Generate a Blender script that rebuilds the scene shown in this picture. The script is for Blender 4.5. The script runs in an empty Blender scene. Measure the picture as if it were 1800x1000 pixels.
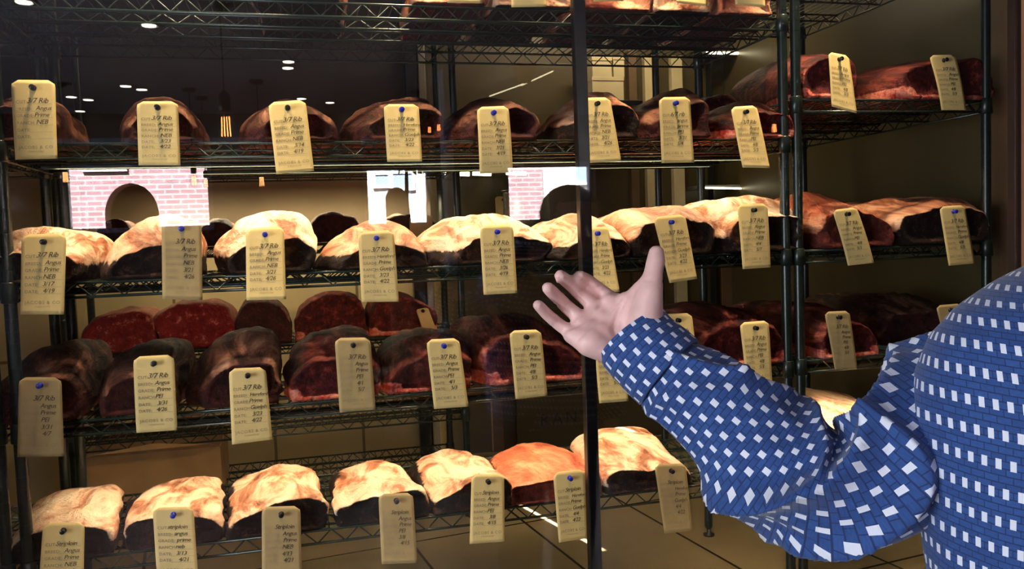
import bpy, bmesh, math, random
from mathutils import Vector, Matrix, noise

# ------------------------------------------------------------------ camera
F, YAW, PIT, ROL = 1462.83, 0.2495, 0.0569, -0.0357
CAM = Vector((0.0, -1.924, 1.55))
cy, sy, cp, sp = math.cos(YAW), math.sin(YAW), math.cos(PIT), math.sin(PIT)
FW = Vector((sy*cp, cy*cp, -sp))
r0 = Vector((cy, -sy, 0.0))
u0 = r0.cross(FW)
RT = r0*math.cos(ROL) + u0*math.sin(ROL)
UP = RT.cross(FW)
sc = bpy.context.scene
COL = sc.collection
cd = bpy.data.cameras.new('camera')
cam = bpy.data.objects.new('camera', cd)
COL.objects.link(cam)
m = Matrix((RT, UP, -FW)).transposed().to_4x4()
m.translation = CAM
cam.matrix_world = m
cd.sensor_width = 36.0
cd.lens = F/1800.0*36.0
cd.clip_start = 0.02
sc.camera = cam
sc.view_settings.view_transform = 'Standard'
sc.view_settings.look = 'None'
sc.view_settings.gamma = 1.0
sc.view_settings.use_curve_mapping = False
sc.view_settings.exposure = 0.0
sc.cycles.max_bounces = 8
sc.cycles.diffuse_bounces = 3
sc.cycles.glossy_bounces = 4
sc.cycles.transparent_max_bounces = 24
sc.cycles.caustics_reflective = False
sc.cycles.caustics_refractive = False
sc.cycles.sample_clamp_indirect = 40.0
try:
    sc.cycles.use_denoising = True
    sc.cycles.denoiser = 'OPENIMAGEDENOISE'
except Exception:
    pass

# ------------------------------------------------------------------ world + lights
w = bpy.data.worlds.new('world')
sc.world = w
w.use_nodes = True
w.node_tree.nodes['Background'].inputs[0].default_value = (0.75, 0.85, 1.0, 1)
w.node_tree.nodes['Background'].inputs[1].default_value = 0.35

YG = -0.22        # plane of the glass
def lamp(name, kind, loc, aim, power, color, **kw):
    l = bpy.data.lights.new(name, kind)
    l.energy = power
    l.color = color
    for k, v in kw.items():
        setattr(l, k, v)
    o = bpy.data.objects.new(name, l)
    o.location = loc
    d = (Vector(aim)-Vector(loc)).normalized()
    o.rotation_euler = d.to_track_quat('-Z', 'Y').to_euler()
    COL.objects.link(o)
    return o
WARM = (1.0, 0.76, 0.48)
# sun on the brick street front seen mirrored in the glass (sun stands behind the restaurant)
lamp('sun', 'SUN', (0, 0, 8), (0.25, -1.0, 8-0.75), 115.0, (1.0, 0.95, 0.93), angle=0.01)
# added cool fill on the visitor from the left, no window stands there
lamp('visitor_fill_light', 'AREA', (-3.9, -2.7, 1.2), (0.7, -1.2, 1.35), 135.0, (0.90, 0.92, 1.0), shape='RECTANGLE', size=1.8, size_y=1.3)
lamp('dining_fill_light', 'AREA', (-5.6, -5.6, 1.7), (0.5, -5.2, 2.4), 100.0, (0.72, 0.82, 1.0), shape='RECTANGLE', size=1.8, size_y=1.4)  # added fill for the mirrored ceiling, column and chairs, no window behind it
# LED strips under the second and the fourth shelf, warm
lamp('strip_light_glow', 'AREA', (0.34, 0.10, 1.7395), (0.34, 0.08, 0), 8.5, WARM, shape='RECTANGLE', size=1.7, size_y=0.012)
lamp('strip_light_glow', 'AREA', (0.34, 0.10, 1.1555), (0.34, 0.08, 0), 5.5, WARM, shape='RECTANGLE', size=1.7, size_y=0.012)
lamp('strip_light_glow', 'AREA', (0.34, 0.30, 1.7395), (0.34, 0.30, 0), 6.0, WARM, shape='RECTANGLE', size=1.7, size_y=0.012)
lamp('strip_light_glow', 'AREA', (0.34, 0.30, 1.1555), (0.34, 0.28, 0), 4.5, WARM, shape='RECTANGLE', size=1.7, size_y=0.012)
lamp('strip_light_glow', 'AREA', (1.57, 0.14, 1.1555), (1.57, 0.10, 0), 4.0, WARM, shape='RECTANGLE', size=0.5, size_y=0.012)
# cabinet ceiling spots in front of the racks
for x in (-0.3, 0.25, 0.8, 1.35):
    lamp('ceiling_spot_beam', 'SPOT', (x, -0.14, 2.62), (x+0.03, 0.10, 1.0), 72.0, WARM, spot_size=1.0, spot_blend=0.8, shadow_soft_size=0.03)
lamp('rear_wall_fill', 'AREA', (0.0, 1.10, 1.70), (0.0, 1.25, 0.8), 11.0, (1.0, 0.8, 0.5), shape='RECTANGLE', size=1.2, size_y=0.04)  # added fill that brightens only the lower tiled wall

lamp('rear_carton_fill', 'AREA', (1.35, 1.25, 2.68), (1.35, 1.5, 1.2), 9.0, (1.0, 0.8, 0.5), shape='RECTANGLE', size=0.8, size_y=0.1)  # added fill for the cartons and upright panels at the rear

# ------------------------------------------------------------------ projection helpers (only used to measure positions)
def ray(px, py):
    return FW*F + RT*(px-900.0) - UP*(py-500.0)
def P(px, py, Y=0.0):
    d = ray(px, py)
    return CAM + d*((Y-CAM.y)/d.y)
def Q(px, py, dist):
    return CAM + ray(px, py)*(dist/F)
def PZ(px, py, z):
    d = ray(px, py)
    return CAM + d*((z-CAM.z)/d.z)
def PXp(px, py, X):
    d = ray(px, py)
    return CAM + d*((X-CAM.x)/d.x)
def R(px, py, Yv):
    p = P(px, py, Yv)
    return Vector((p.x, 2*YG-p.y, p.z))

# ------------------------------------------------------------------ materials
def newmat(name):
    mt = bpy.data.materials.new(name)
    mt.use_nodes = True
    nt = mt.node_tree
    return mt, nt, nt.nodes['Principled BSDF']
def mat(name, color, rough=0.5, metal=0.0, noise_amt=0.12, scale=20.0, bump=0.0, emit=None, estr=0.0, spec=0.5, coat=0.0):
    mt, nt, b = newmat(name)
    N, L = nt.nodes, nt.links
    tc = N.new('ShaderNodeTexCoord')
    nz = N.new('ShaderNodeTexNoise')
    nz.inputs['Scale'].default_value = scale
    nz.inputs['Detail'].default_value = 5
    L.new(tc.outputs['Object'], nz.inputs['Vector'])
    cr = N.new('ShaderNodeValToRGB')
    c = color
    cr.color_ramp.elements[0].position = 0.3
    cr.color_ramp.elements[1].position = 0.7
    cr.color_ramp.elements[0].color = (c[0]*(1-noise_amt), c[1]*(1-noise_amt), c[2]*(1-noise_amt), 1)
    cr.color_ramp.elements[1].color = (min(1, c[0]*(1+noise_amt)), min(1, c[1]*(1+noise_amt)), min(1, c[2]*(1+noise_amt)), 1)
    L.new(nz.outputs['Fac'], cr.inputs['Fac'])
    L.new(cr.outputs['Color'], b.inputs['Base Color'])
    b.inputs['Roughness'].default_value = rough
    b.inputs['Metallic'].default_value = metal
    b.inputs['Specular IOR Level'].default_value = spec
    b.inputs['Coat Weight'].default_value = coat
    if bump:
        bp = N.new('ShaderNodeBump')
        bp.inputs['Strength'].default_value = bump
        bp.inputs['Distance'].default_value = 0.003
        L.new(nz.outputs['Fac'], bp.inputs['Height'])
        L.new(bp.outputs['Normal'], b.inputs['Normal'])
    if emit:
        b.inputs['Emission Color'].default_value = (*emit, 1)
        b.inputs['Emission Strength'].default_value = estr
    return mt
def ramp(N, stops, interp='LINEAR'):
    cr = N.new('ShaderNodeValToRGB')
    e = cr.color_ramp.elements
    while len(e) > len(stops): e.remove(e[-1])
    while len(e) < len(stops): e.new(0.5)
    for k, (p, c) in enumerate(stops):
        e[k].position = p
        e[k].color = (*c, 1)
    cr.color_ramp.interpolation = interp
    return cr
def M2(N, L, op, a, b=None, c=None):
    n = N.new('ShaderNodeMath'); n.operation = op
    for i, v in enumerate((a, b, c)):
        if v is None: continue
        if isinstance(v, (int, float)): n.inputs[i].default_value = v
        else: L.new(v, n.inputs[i])
    return n.outputs[0]

def meat_mat(name, fat, crust, sc1=(15, 6, 15), rough=0.42, thr=0.5, foot=False):
    """fat / crust: colour stops; the vertex attribute 'fat' says where the fat cap lies."""
    mt, nt, b = newmat(name)
    N, L = nt.nodes, nt.links
    tc = N.new('ShaderNodeTexCoord')
    oi = N.new('ShaderNodeObjectInfo')
    add = N.new('ShaderNodeVectorMath'); add.operation = 'ADD'
    mul = N.new('ShaderNodeVectorMath'); mul.operation = 'SCALE'; mul.inputs['Scale'].default_value = 7.0
    comb = N.new('ShaderNodeCombineXYZ')
    for k in range(3): L.new(oi.outputs['Random'], comb.inputs[k])
    L.new(comb.outputs[0], mul.inputs[0])
    L.new(tc.outputs['Object'], add.inputs[0]); L.new(mul.outputs[0], add.inputs[1])
    mp = N.new('ShaderNodeMapping'); mp.inputs['Scale'].default_value = sc1
    mp.inputs['Rotation'].default_value = (0, 0.25, 0.35)
    L.new(add.outputs[0], mp.inputs['Vector'])
    n1 = N.new('ShaderNodeTexNoise'); n1.inputs['Scale'].default_value = 1.0; n1.inputs['Detail'].default_value = 8; n1.inputs['Roughness'].default_value = 0.62; n1.inputs['Distortion'].default_value = 0.8
    L.new(mp.outputs[0], n1.inputs['Vector'])
    n2 = N.new('ShaderNodeTexNoise'); n2.inputs['Scale'].default_value = 38; n2.inputs['Detail'].default_value = 6; n2.inputs['Roughness'].default_value = 0.7
    L.new(add.outputs[0], n2.inputs['Vector'])
    fr = ramp(N, fat); L.new(n1.outputs['Fac'], fr.inputs['Fac'])
    cr = ramp(N, crust); L.new(n2.outputs['Fac'], cr.inputs['Fac'])
    at = N.new('ShaderNodeAttribute'); at.attribute_name = 'fat'
    s = M2(N, L, 'ADD', at.outputs['Fac'], M2(N, L, 'MULTIPLY', M2(N, L, 'SUBTRACT', n2.outputs['Fac'], 0.5), 0.9))
    s = M2(N, L, 'ADD', s, M2(N, L, 'MULTIPLY', M2(N, L, 'SUBTRACT', n1.outputs['Fac'], 0.5), 0.8))
    mr = N.new('ShaderNodeMapRange'); mr.inputs['From Min'].default_value = thr-0.10; mr.inputs['From Max'].default_value = thr+0.12
    L.new(s, mr.inputs['Value'])
    mx = N.new('ShaderNodeMix'); mx.data_type = 'RGBA'
    L.new(mr.outputs[0], mx.inputs['Factor']); L.new(cr.outputs[0], mx.inputs['A']); L.new(fr.outputs[0], mx.inputs['B'])
    if foot:
        af = N.new('ShaderNodeAttribute'); af.attribute_name = 'foot'
        fx = N.new('ShaderNodeMix'); fx.data_type = 'RGBA'
        ff = M2(N, L, 'ADD', af.outputs['Fac'], M2(N, L, 'MULTIPLY', M2(N, L, 'SUBTRACT', n1.outputs['Fac'], 0.5), 1.2)); fr2 = N.new('ShaderNodeMapRange'); fr2.inputs['From Min'].default_value = 0.45; fr2.inputs['From Max'].default_value = 0.6
        L.new(ff, fr2.inputs['Value']); L.new(fr2.outputs[0], fx.inputs['Factor']); L.new(mx.outputs['Result'], fx.inputs['A'])
        f3 = ramp(N, [(0.4, (0.45, 0.03, 0.02)), (0.6, (0.85, 0.32, 0.22))]); L.new(n2.outputs['Fac'], f3.inputs['Fac']); L.new(f3.outputs[0], fx.inputs['B'])
        L.new(fx.outputs['Result'], b.inputs['Base Color'])
    else:
        L.new(mx.outputs['Result'], b.inputs['Base Color'])
    rr_ = N.new('ShaderNodeMapRange'); rr_.inputs['To Min'].default_value = 0.8; rr_.inputs['To Max'].default_value = rough
    L.new(mr.outputs[0], rr_.inputs['Value']); L.new(rr_.outputs[0], b.inputs['Roughness'])
    b.inputs['Specular IOR Level'].default_value = 0.2
    h = M2(N, L, 'ADD', n1.outputs['Fac'], M2(N, L, 'MULTIPLY', n2.outputs['Fac'], 0.6))
    bp = N.new('ShaderNodeBump'); bp.inputs['Strength'].default_value = 1.0; bp.inputs['Distance'].default_value = 0.013
    L.new(h, bp.inputs['Height']); L.new(bp.outputs['Normal'], b.inputs['Normal'])
    return mt
CRUST = [(0.35, (0.004, 0.002, 0.0015)), (0.55, (0.018, 0.007, 0.005)), (0.72, (0.13, 0.055, 0.03))]
MM = {
 'cream': meat_mat('dry_aged_fat_cream', [(0.34, (0.16, 0.045, 0.02)), (0.44, (0.50, 0.20, 0.10)), (0.53, (0.80, 0.54, 0.36)), (0.68, (0.88, 0.74, 0.56))], CRUST),
 'tan': meat_mat('dry_aged_fat_tan', [(0.34, (0.13, 0.035, 0.018)), (0.45, (0.40, 0.14, 0.07)), (0.56, (0.70, 0.38, 0.23)), (0.72, (0.84, 0.64, 0.46))], CRUST),
 'ruddy': meat_mat('dry_aged_fat_ruddy', [(0.30, (0.30, 0.05, 0.025)), (0.48, (0.60, 0.17, 0.08)), (0.62, (0.78, 0.38, 0.22)), (0.78, (0.85, 0.56, 0.38))], [(0.3, (0.03, 0.006, 0.005)), (0.6, (0.16, 0.03, 0.02)), (0.75, (0.4, 0.12, 0.07))]),
 'dark': meat_mat('dark_dried_meat', [(0.38, (0.016, 0.005, 0.003)), (0.50, (0.075, 0.024, 0.014)), (0.62, (0.26, 0.11, 0.065)), (0.76, (0.50, 0.29, 0.18))], [(0.3, (0.012, 0.004, 0.004)), (0.6, (0.07, 0.014, 0.012)), (0.75, (0.18, 0.045, 0.03))], rough=0.62),
 'red': meat_mat('dark_red_meat', [(0.38, (0.020, 0.005, 0.004)), (0.50, (0.12, 0.018, 0.012)), (0.61, (0.34, 0.08, 0.05)), (0.72, (0.60, 0.28, 0.18))], [(0.35, (0.022, 0.003, 0.003)), (0.55, (0.10, 0.010, 0.009)), (0.70, (0.32, 0.06, 0.04))], rough=0.6, foot=True),
 'fresh': meat_mat('fresh_cut_red_meat', [(0.32, (0.10, 0.03, 0.02)), (0.55, (0.22, 0.07, 0.04)), (0.75, (0.45, 0.2, 0.14))], [(0.42, (0.16, 0.006, 0.007)), (0.58, (0.24, 0.016, 0.015)), (0.68, (0.55, 0.20, 0.15))]),
}
M = {}
M['rack'] = mat('dark_green_epoxy_wire', (0.008, 0.016, 0.012), 0.3, 0.0, 0.25, 60, spec=0.5)
M['wire'] = mat('pale_green_epoxy_wire', (0.020, 0.036, 0.027), 0.25, 0.2, 0.2, 60, spec=0.7)
M['black'] = mat('black_powder_coated_steel', (0.006, 0.006, 0.007), 0.3, 0.0, 0.2, 30)
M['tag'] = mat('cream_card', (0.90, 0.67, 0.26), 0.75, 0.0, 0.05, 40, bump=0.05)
M['tagdim'] = mat('shaded_tan_card', (0.50, 0.36, 0.15), 0.75, 0.0, 0.07, 40)  # darker card with shade put into its colour; also the tan back tags
M['ink'] = mat('black_marker_ink', (0.05, 0.038, 0.03), 0.6)
M['print'] = mat('faded_brown_print', (0.42, 0.32, 0.17), 0.7)
M['pinblue'] = mat('blue_plastic_pin', (0.02, 0.03, 0.42), 0.25, 0, 0.05)
M['pinblack'] = mat('black_plastic_pin', (0.008, 0.008, 0.012), 0.25, 0, 0.05)
M['led'] = mat('lit_led_tube', (1, 0.9, 0.7), 0.5, emit=(1.0, 0.86, 0.55), estr=9.0)
M['ledhouse'] = mat('aluminium_housing', (0.35, 0.35, 0.33), 0.35, 0.8)
M['olive'] = mat('olive_brown_panel', (0.060, 0.045, 0.018), 0.35, 0.0, 0.18, 2.2)
M['brown'] = mat('brown_wood_lining', (0.12, 0.070, 0.032), 0.5, 0.0, 0.25, 6)
M['orange'] = mat('orange_brown_wall', (0.42, 0.20, 0.09), 0.6, 0.0, 0.15, 8)
M['steel'] = mat('brushed_steel_trim', (0.30, 0.27, 0.20), 0.3, 0.7, 0.15, 10)
M['card'] = mat('brown_cardboard', (0.46, 0.27, 0.09), 0.8, 0.0, 0.12, 12)
M['whitebox'] = mat('off_white_carton', (0.50, 0.42, 0.24), 0.7, 0.0, 0.08, 12)
M['ceil'] = mat('dark_plaster_ceiling', (0.36, 0.35, 0.40), 0.8, 0.0, 0.1, 3)
M['tanwall'] = mat('tan_panel_wall', (0.07, 0.052, 0.034), 0.6, 0.0, 0.25, 1.4)
M['bluepaint'] = mat('blue_grey_paint', (0.34, 0.46, 0.68), 0.5, 0.0, 0.1, 4)
M['darkfloor'] = mat('dark_oak_floor', (0.06, 0.04, 0.025), 0.4, 0.0, 0.3, 5)
M['leaf'] = mat('dark_green_leaf', (0.12, 0.24, 0.07), 0.5, 0.0, 0.3, 30)
M['terracotta'] = mat('terracotta', (0.4, 0.18, 0.09), 0.7)
M['bulbfil'] = mat('glowing_filament', (1, 0.4, 0.1), 0.5, emit=(1.0, 0.24, 0.06), estr=48.0)
M['bulbdim'] = mat('glowing_amber_filament', (1, 0.5, 0.2), 0.5, emit=(1.0, 0.42, 0.14), estr=38.0)
M['spotlit'] = mat('lit_downlight_lens', (1, 0.9, 0.8), 0.5, emit=(1.0, 0.9, 0.78), estr=20.0)
M['skin'] = mat('skin', (0.86, 0.55, 0.50), 0.48, 0.0, 0.10, 35, bump=0.15)
M['hair'] = mat('dark_brown_hair', (0.03, 0.02, 0.012), 0.6, 0.0, 0.3, 90, bump=0.5)
M['trouser'] = mat('charcoal_cloth', (0.02, 0.02, 0.026), 0.85, 0.0, 0.2, 120, bump=0.2)
M['leather'] = mat('black_leather', (0.02, 0.014, 0.01), 0.35)
M['eye'] = mat('eye_white', (0.8, 0.8, 0.78), 0.2)
M['chair'] = mat('tan_upholstery', (0.50, 0.36, 0.22), 0.7, 0.0, 0.1, 10)
M['darkcloth'] = mat('dark_cloth', (0.012, 0.012, 0.018), 0.8)
M['shadepanel'] = mat('shade_brown_panel', (0.022, 0.016, 0.010), 0.5, 0.0, 0.2, 3)
M['tanpanel'] = mat('reflection_tan_panel', (0.30, 0.22, 0.12), 0.35, 0.3, 0.2, 3)

def tile_mat(name, c1, mortar, sx, sy, rough, rot=0.0, msize=0.006, offset=0.0, bump=0.15, vertical=False, vary=0.06, loc=(0,0,0)):
    mt, nt, b = newmat(name)
    N, L = nt.nodes, nt.links
    tc = N.new('ShaderNodeTexCoord')
    mp = N.new('ShaderNodeMapping')
    if vertical:
        sep = N.new('ShaderNodeSeparateXYZ'); cb = N.new('ShaderNodeCombineXYZ')
        L.new(tc.outputs['Object'], sep.inputs[0]); L.new(sep.outputs['X'], cb.inputs['X']); L.new(sep.outputs['Z'], cb.inputs['Y'])
        L.new(cb.outputs[0], mp.inputs['Vector'])
    else:
        L.new(tc.outputs['Object'], mp.inputs['Vector'])
    mp.inputs['Rotation'].default_value = (0, 0, rot)
    mp.inputs['Location'].default_value = loc
    br = N.new('ShaderNodeTexBrick')
    br.offset = offset
    br.inputs['Scale'].default_value = 1.0
    br.inputs['Brick Width'].default_value = sx
    br.inputs['Row Height'].default_value = sy
    br.inputs['Mortar Size'].default_value = msize
    br.inputs['Mortar Smooth'].default_value = 0.1
    br.inputs['Color1'].default_value = (*c1, 1)
    br.inputs['Color2'].default_value = (c1[0]*(1-vary), c1[1]*(1-vary), c1[2]*(1-vary), 1)
    br.inputs['Mortar'].default_value = (*mortar, 1)
    L.new(mp.outputs[0], br.inputs['Vector'])
    nz = N.new('ShaderNodeTexNoise'); nz.inputs['Scale'].default_value = 3.0; nz.inputs['Detail'].default_value = 6
    L.new(tc.outputs['Object'], nz.inputs['Vector'])
    mx = N.new('ShaderNodeMix'); mx.data_type = 'RGBA'; mx.blend_type = 'MULTIPLY'; mx.inputs['Factor'].default_value = 0.45
    L.new(br.outputs['Color'], mx.inputs['A'])
    cr = ramp(N, [(0.3, (0.6, 0.55, 0.5)), (0.7, (1, 1, 1))]); L.new(nz.outputs['Fac'], cr.inputs['Fac'])
    L.new(cr.outputs[0], mx.inputs['B'])
    L.new(mx.outputs['Result'], b.inputs['Base Color'])
    b.inputs['Roughness'].default_value = rough
    bp = N.new('ShaderNodeBump'); bp.inputs['Strength'].default_value = bump; bp.inputs['Distance'].default_value = 0.004; bp.invert = True
    L.new(br.outputs['Fac'], bp.inputs['Height']); L.new(bp.outputs['Normal'], b.inputs['Normal'])
    return mt
M['walltile'] = tile_mat('beige_wall_tile', (0.56, 0.45, 0.24), (0.18, 0.13, 0.06), 0.36, 0.30, 0.35, vertical=True, loc=(0.13, 0.06, 0))
M['floortile'] = tile_mat('glossy_beige_floor_tile', (0.30, 0.235, 0.125), (0.05, 0.035, 0.015), 0.80, 0.40, 0.26, rot=math.radians(-97.5), msize=0.005, loc=(0.12, 0.0, 0))
M['brick'] = tile_mat('pink_lilac_brick', (0.50, 0.30, 0.34), (0.60, 0.52, 0.54), 0.24, 0.085, 0.9, msize=0.014, offset=0.5, vertical=True, vary=0.2)
M['pale_render'] = mat('pale_stone_front', (0.9, 0.9, 0.92), 0.9, noise_amt=0.04, scale=2)
M['streetground'] = mat('street_paving', (0.5, 0.5, 0.5), 0.9)

def glass_mat(name, base, edge, tint=(1, 1, 1), rough=0.0):
    mt = bpy.data.materials.new(name); mt.use_nodes = True
    nt = mt.node_tree; N, L = nt.nodes, nt.links
    for n in list(N): N.remove(n)
    out = N.new('ShaderNodeOutputMaterial')
    tr = N.new('ShaderNodeBsdfTransparent'); tr.inputs[0].default_value = (*tint, 1)
    gl = N.new('ShaderNodeBsdfGlossy'); gl.inputs['Roughness'].default_value = rough
    lw = N.new('ShaderNodeLayerWeight'); lw.inputs['Blend'].default_value = 0.5
    f = M2(N, L, 'POWER', lw.outputs['Facing'], 5.0)
    f = M2(N, L, 'ADD', M2(N, L, 'MULTIPLY', f, edge), base)
    f.node.use_clamp = True
    mx = N.new('ShaderNodeMixShader')
    L.new(f, mx.inputs[0]); L.new(tr.outputs[0], mx.inputs[1]); L.new(gl.outputs[0], mx.inputs[2])
    L.new(mx.outputs[0], out.inputs[0])
    return mt
M['glass'] = glass_mat('clear_showcase_glass', 0.05, 0.9, (0.985, 0.995, 0.99))
M['bulbglass'] = glass_mat('clear_bulb_glass', 0.06, 0.9, (0.97, 0.97, 0.97))

def cloth_mat(name, c, r, w_, h_, blue, dark, hi=(0.82, 0.88, 0.98)):
    """staggered rows of white squares woven on blue; UV in metres"""
    mt, nt, b = newmat(name)
    N, L = nt.nodes, nt.links
    tc = N.new('ShaderNodeTexCoord')
    sep = N.new('ShaderNodeSeparateXYZ'); L.new(tc.outputs['UV'], sep.inputs[0])
    u, v = sep.outputs['X'], sep.outputs['Y']
    vr = M2(N, L, 'DIVIDE', v, r)
    row = M2(N, L, 'FLOOR', vr)
    fv = M2(N, L, 'ABSOLUTE', M2(N, L, 'SUBTRACT', M2(N, L, 'FRACT', vr), 0.5))
    sh = M2(N, L, 'MULTIPLY', M2(N, L, 'MODULO', M2(N, L, 'ADD', row, 1000.0), 2.0), 0.5)
    uc = M2(N, L, 'ADD', M2(N, L, 'DIVIDE', u, c), sh)
    fu = M2(N, L, 'ABSOLUTE', M2(N, L, 'SUBTRACT', M2(N, L, 'FRACT', uc), 0.5))
    sq = M2(N, L, 'MULTIPLY', M2(N, L, 'LESS_THAN', fu, w_/c/2), M2(N, L, 'LESS_THAN', fv, h_/r/2))
    mp = N.new('ShaderNodeMapping'); L.new(tc.outputs['UV'], mp.inputs['Vector'])
    br = N.new('ShaderNodeTexBrick'); br.offset = 0.5
    br.inputs['Scale'].default_value = 1.0
    br.inputs['Brick Width'].default_value = 0.0158; br.inputs['Row Height'].default_value = 0.0066
    br.inputs['Mortar Size'].default_value = 0.0007; br.inputs['Mortar Smooth'].default_value = 0.4
    br.inputs['Color1'].default_value = (*blue, 1); br.inputs['Color2'].default_value = (blue[0]*0.72, blue[1]*0.75, blue[2]*0.80, 1)
    br.inputs['Mortar'].default_value = (*dark, 1)
    L.new(mp.outputs[0], br.inputs['Vector'])
    nz = N.new('ShaderNodeTexNoise'); nz.inputs['Scale'].default_value = 1.0; nz.inputs['Detail'].default_value = 3
    mp2 = N.new('ShaderNodeMapping'); mp2.inputs['Scale'].default_value = (150, 900, 1); L.new(tc.outputs['UV'], mp2.inputs['Vector']); L.new(mp2.outputs[0], nz.inputs['Vector'])
    m1 = N.new('ShaderNodeMix'); m1.data_type = 'RGBA'; m1.blend_type = 'MULTIPLY'; m1.inputs['Factor'].default_value = 0.6
    cr = ramp(N, [(0.3, (0.6, 0.6, 0.62)), (0.7, (1.15, 1.15, 1.15))]); L.new(nz.outputs['Fac'], cr.inputs['Fac'])
    L.new(br.outputs['Color'], m1.inputs['A']); L.new(cr.outputs[0], m1.inputs['B'])
    m2 = N.new('ShaderNodeMix'); m2.data_type = 'RGBA'
    L.new(sq, m2.inputs['Factor']); L.new(m1.outputs['Result'], m2.inputs['A']); m2.inputs['B'].default_value = (*hi, 1)
    L.new(m2.outputs['Result'], b.inputs['Base Color'])
    b.inputs['Roughness'].default_value = 0.85
    b.inputs['Sheen Weight'].default_value = 0.2
    bp = N.new('ShaderNodeBump'); bp.inputs['Strength'].default_value = 0.35; bp.inputs['Distance'].default_value = 0.0006
    L.new(br.outputs['Fac'], bp.inputs['Height']); bp.invert = True
    L.new(bp.outputs['Normal'], b.inputs['Normal'])
    return mt
BL, DK = (0.030, 0.100, 0.33), (0.011, 0.036, 0.14)
M['shirt'] = cloth_mat('blue_squared_shirt_cloth', 0.0158, 0.0262, 0.0066, 0.0094, BL, DK)
M['sleeve'] = cloth_mat('blue_squared_sleeve_cloth', 0.0270, 0.0138, 0.0080, 0.0078, BL, DK)

# ------------------------------------------------------------------ mesh helpers
def link(name, me, m=None, parent=None):
    o = bpy.data.objects.new(name, me)
    if m is not None:
        for mm in (m if isinstance(m, (list, tuple)) else [m]): me.materials.append(mm)
    COL.objects.link(o)
    if parent is not None: o.parent = parent
    return o
def obj(name, bm, m=None, parent=None, smooth=False):
    me = bpy.data.meshes.new(name)
    bm.to_mesh(me); bm.free()
    if smooth:
        for p in me.polygons: p.use_smooth = True
    return link(name, me, m, parent)
def tag(o, label, cat, group=None):
    o['label'] = label; o['category'] = cat
    if group: o['group'] = group
    return o
def struct(o):
    o['kind'] = 'structure'; return o
def empty(name, loc):
    o = bpy.data.objects.new(name, None); o.location = loc; o.empty_display_size = 0.05
    COL.objects.link(o); return o
def settle(root):
    """children were built in world coordinates: hang them under the root without moving them"""
    inv = Matrix.Translation(root.location).inverted()
    for ch in root.children:
        if ch.type == 'MESH' and ch.get('_w', 1):
            ch.data.transform(inv)
            for g in ch.children:
                g.data.transform(inv)
def box(bm, lo, hi, bev=0.0):
    x0, y0, z0 = lo; x1, y1, z1 = hi
    vs = [bm.verts.new(p) for p in ((x0,y0,z0),(x1,y0,z0),(x1,y1,z0),(x0,y1,z0),(x0,y0,z1),(x1,y0,z1),(x1,y1,z1),(x0,y1,z1))]
    fs = [bm.faces.new([vs[i] for i in q]) for q in ((3,2,1,0),(4,5,6,7),(0,1,5,4),(1,2,6,5),(2,3,7,6),(3,0,4,7))]
    if bev:
        bmesh.ops.bevel(bm, geom=list({e for f in fs for e in f.edges}), offset=bev, segments=2, affect='EDGES', profile=0.5)
    return vs
def tube(bm, pts, r, n=6, cap=True):
    pts = [Vector(p) for p in pts]
    rings = []
    prev = None
    for i, p in enumerate(pts):
        t = (pts[min(i+1, len(pts)-1)]-pts[max(i-1, 0)]).normalized()
        if prev is None:
            a = Vector((0, 0, 1)) if abs(t.z) < 0.9 else Vector((1, 0, 0))
            nrm = (a - t*a.dot(t)).normalized()
        else:
            nrm = (prev - t*prev.dot(t)).normalized()
        prev = nrm
        bi = t.cross(nrm)
        rr = r[i] if isinstance(r, (list, tuple)) else r
        rings.append([bm.verts.new(p + (nrm*math.cos(2*math.pi*k/n)+bi*math.sin(2*math.pi*k/n))*rr) for k in range(n)])
    for a, b in zip(rings, rings[1:]):
        for k in range(n):
            bm.faces.new((a[k], a[(k+1)%n], b[(k+1)%n], b[k]))
    if cap:
        bm.faces.new(rings[0][::-1]); bm.faces.new(rings[-1])
def lathe(bm, prof, c=(0,0,0), n=16, axis='Z'):
    c = Vector(c); rings = []
    for r, z in prof:
        ring = []
        for k in range(n):
            a = 2*math.pi*k/n
            if axis == 'Z': v = Vector((r*math.cos(a), r*math.sin(a), z))
            else: v = Vector((r*math.cos(a), z, r*math.sin(a)))
            ring.append(bm.verts.new(c+v))
        rings.append(ring)
    for a, b in zip(rings, rings[1:]):
        for k in range(n):
            bm.faces.new((a[k], a[(k+1)%n], b[(k+1)%n], b[k]))
    bm.faces.new(rings[0][::-1]); bm.faces.new(rings[-1])
def slab(name, lo, hi, m, bev=0.0):
    bm = bmesh.new(); box(bm, lo, hi, bev); return obj(name, bm, m)

# ------------------------------------------------------------------ setting: the showcase room
ZF = 0.575           # floor of the ageing room
ZC = 2.72
CORN = P(756, 700, 1.62)          # corner where the tiled wall ends
XR = PXp(1449, 500, 2.0).x
XR = 2.02
YR = 1.35
struct(slab('floor', (-2.2, YG-0.03, ZF-0.06), (3.2, 2.6, ZF), M['floortile']))
struct(slab('wall_base', (-2.2, YG-0.06, 0.0), (3.2, YG-0.01, ZF+0.02), M['black']))
struct(slab('ceiling', (-2.2, YG-0.02, ZC), (3.2, 2.6, ZC+0.06), M['black']))
struct(slab('wall_left', (-1.30, YG-0.02, ZF), (-1.24, 2.5, ZC), M['walltile']))
zt1, zt2 = P(500, 418, 1.62).z, P(500, 285, 1.60).z
struct(slab('wall_back', (-1.30, 1.62, ZF), (CORN.x, 1.70, zt1), M['walltile']))
struct(slab('wall_back_middle', (-1.30, 1.61, zt1), (CORN.x, 1.70, zt2), M['tanpanel']))  # added panel, its tan colour stands for a banded reflection
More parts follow.
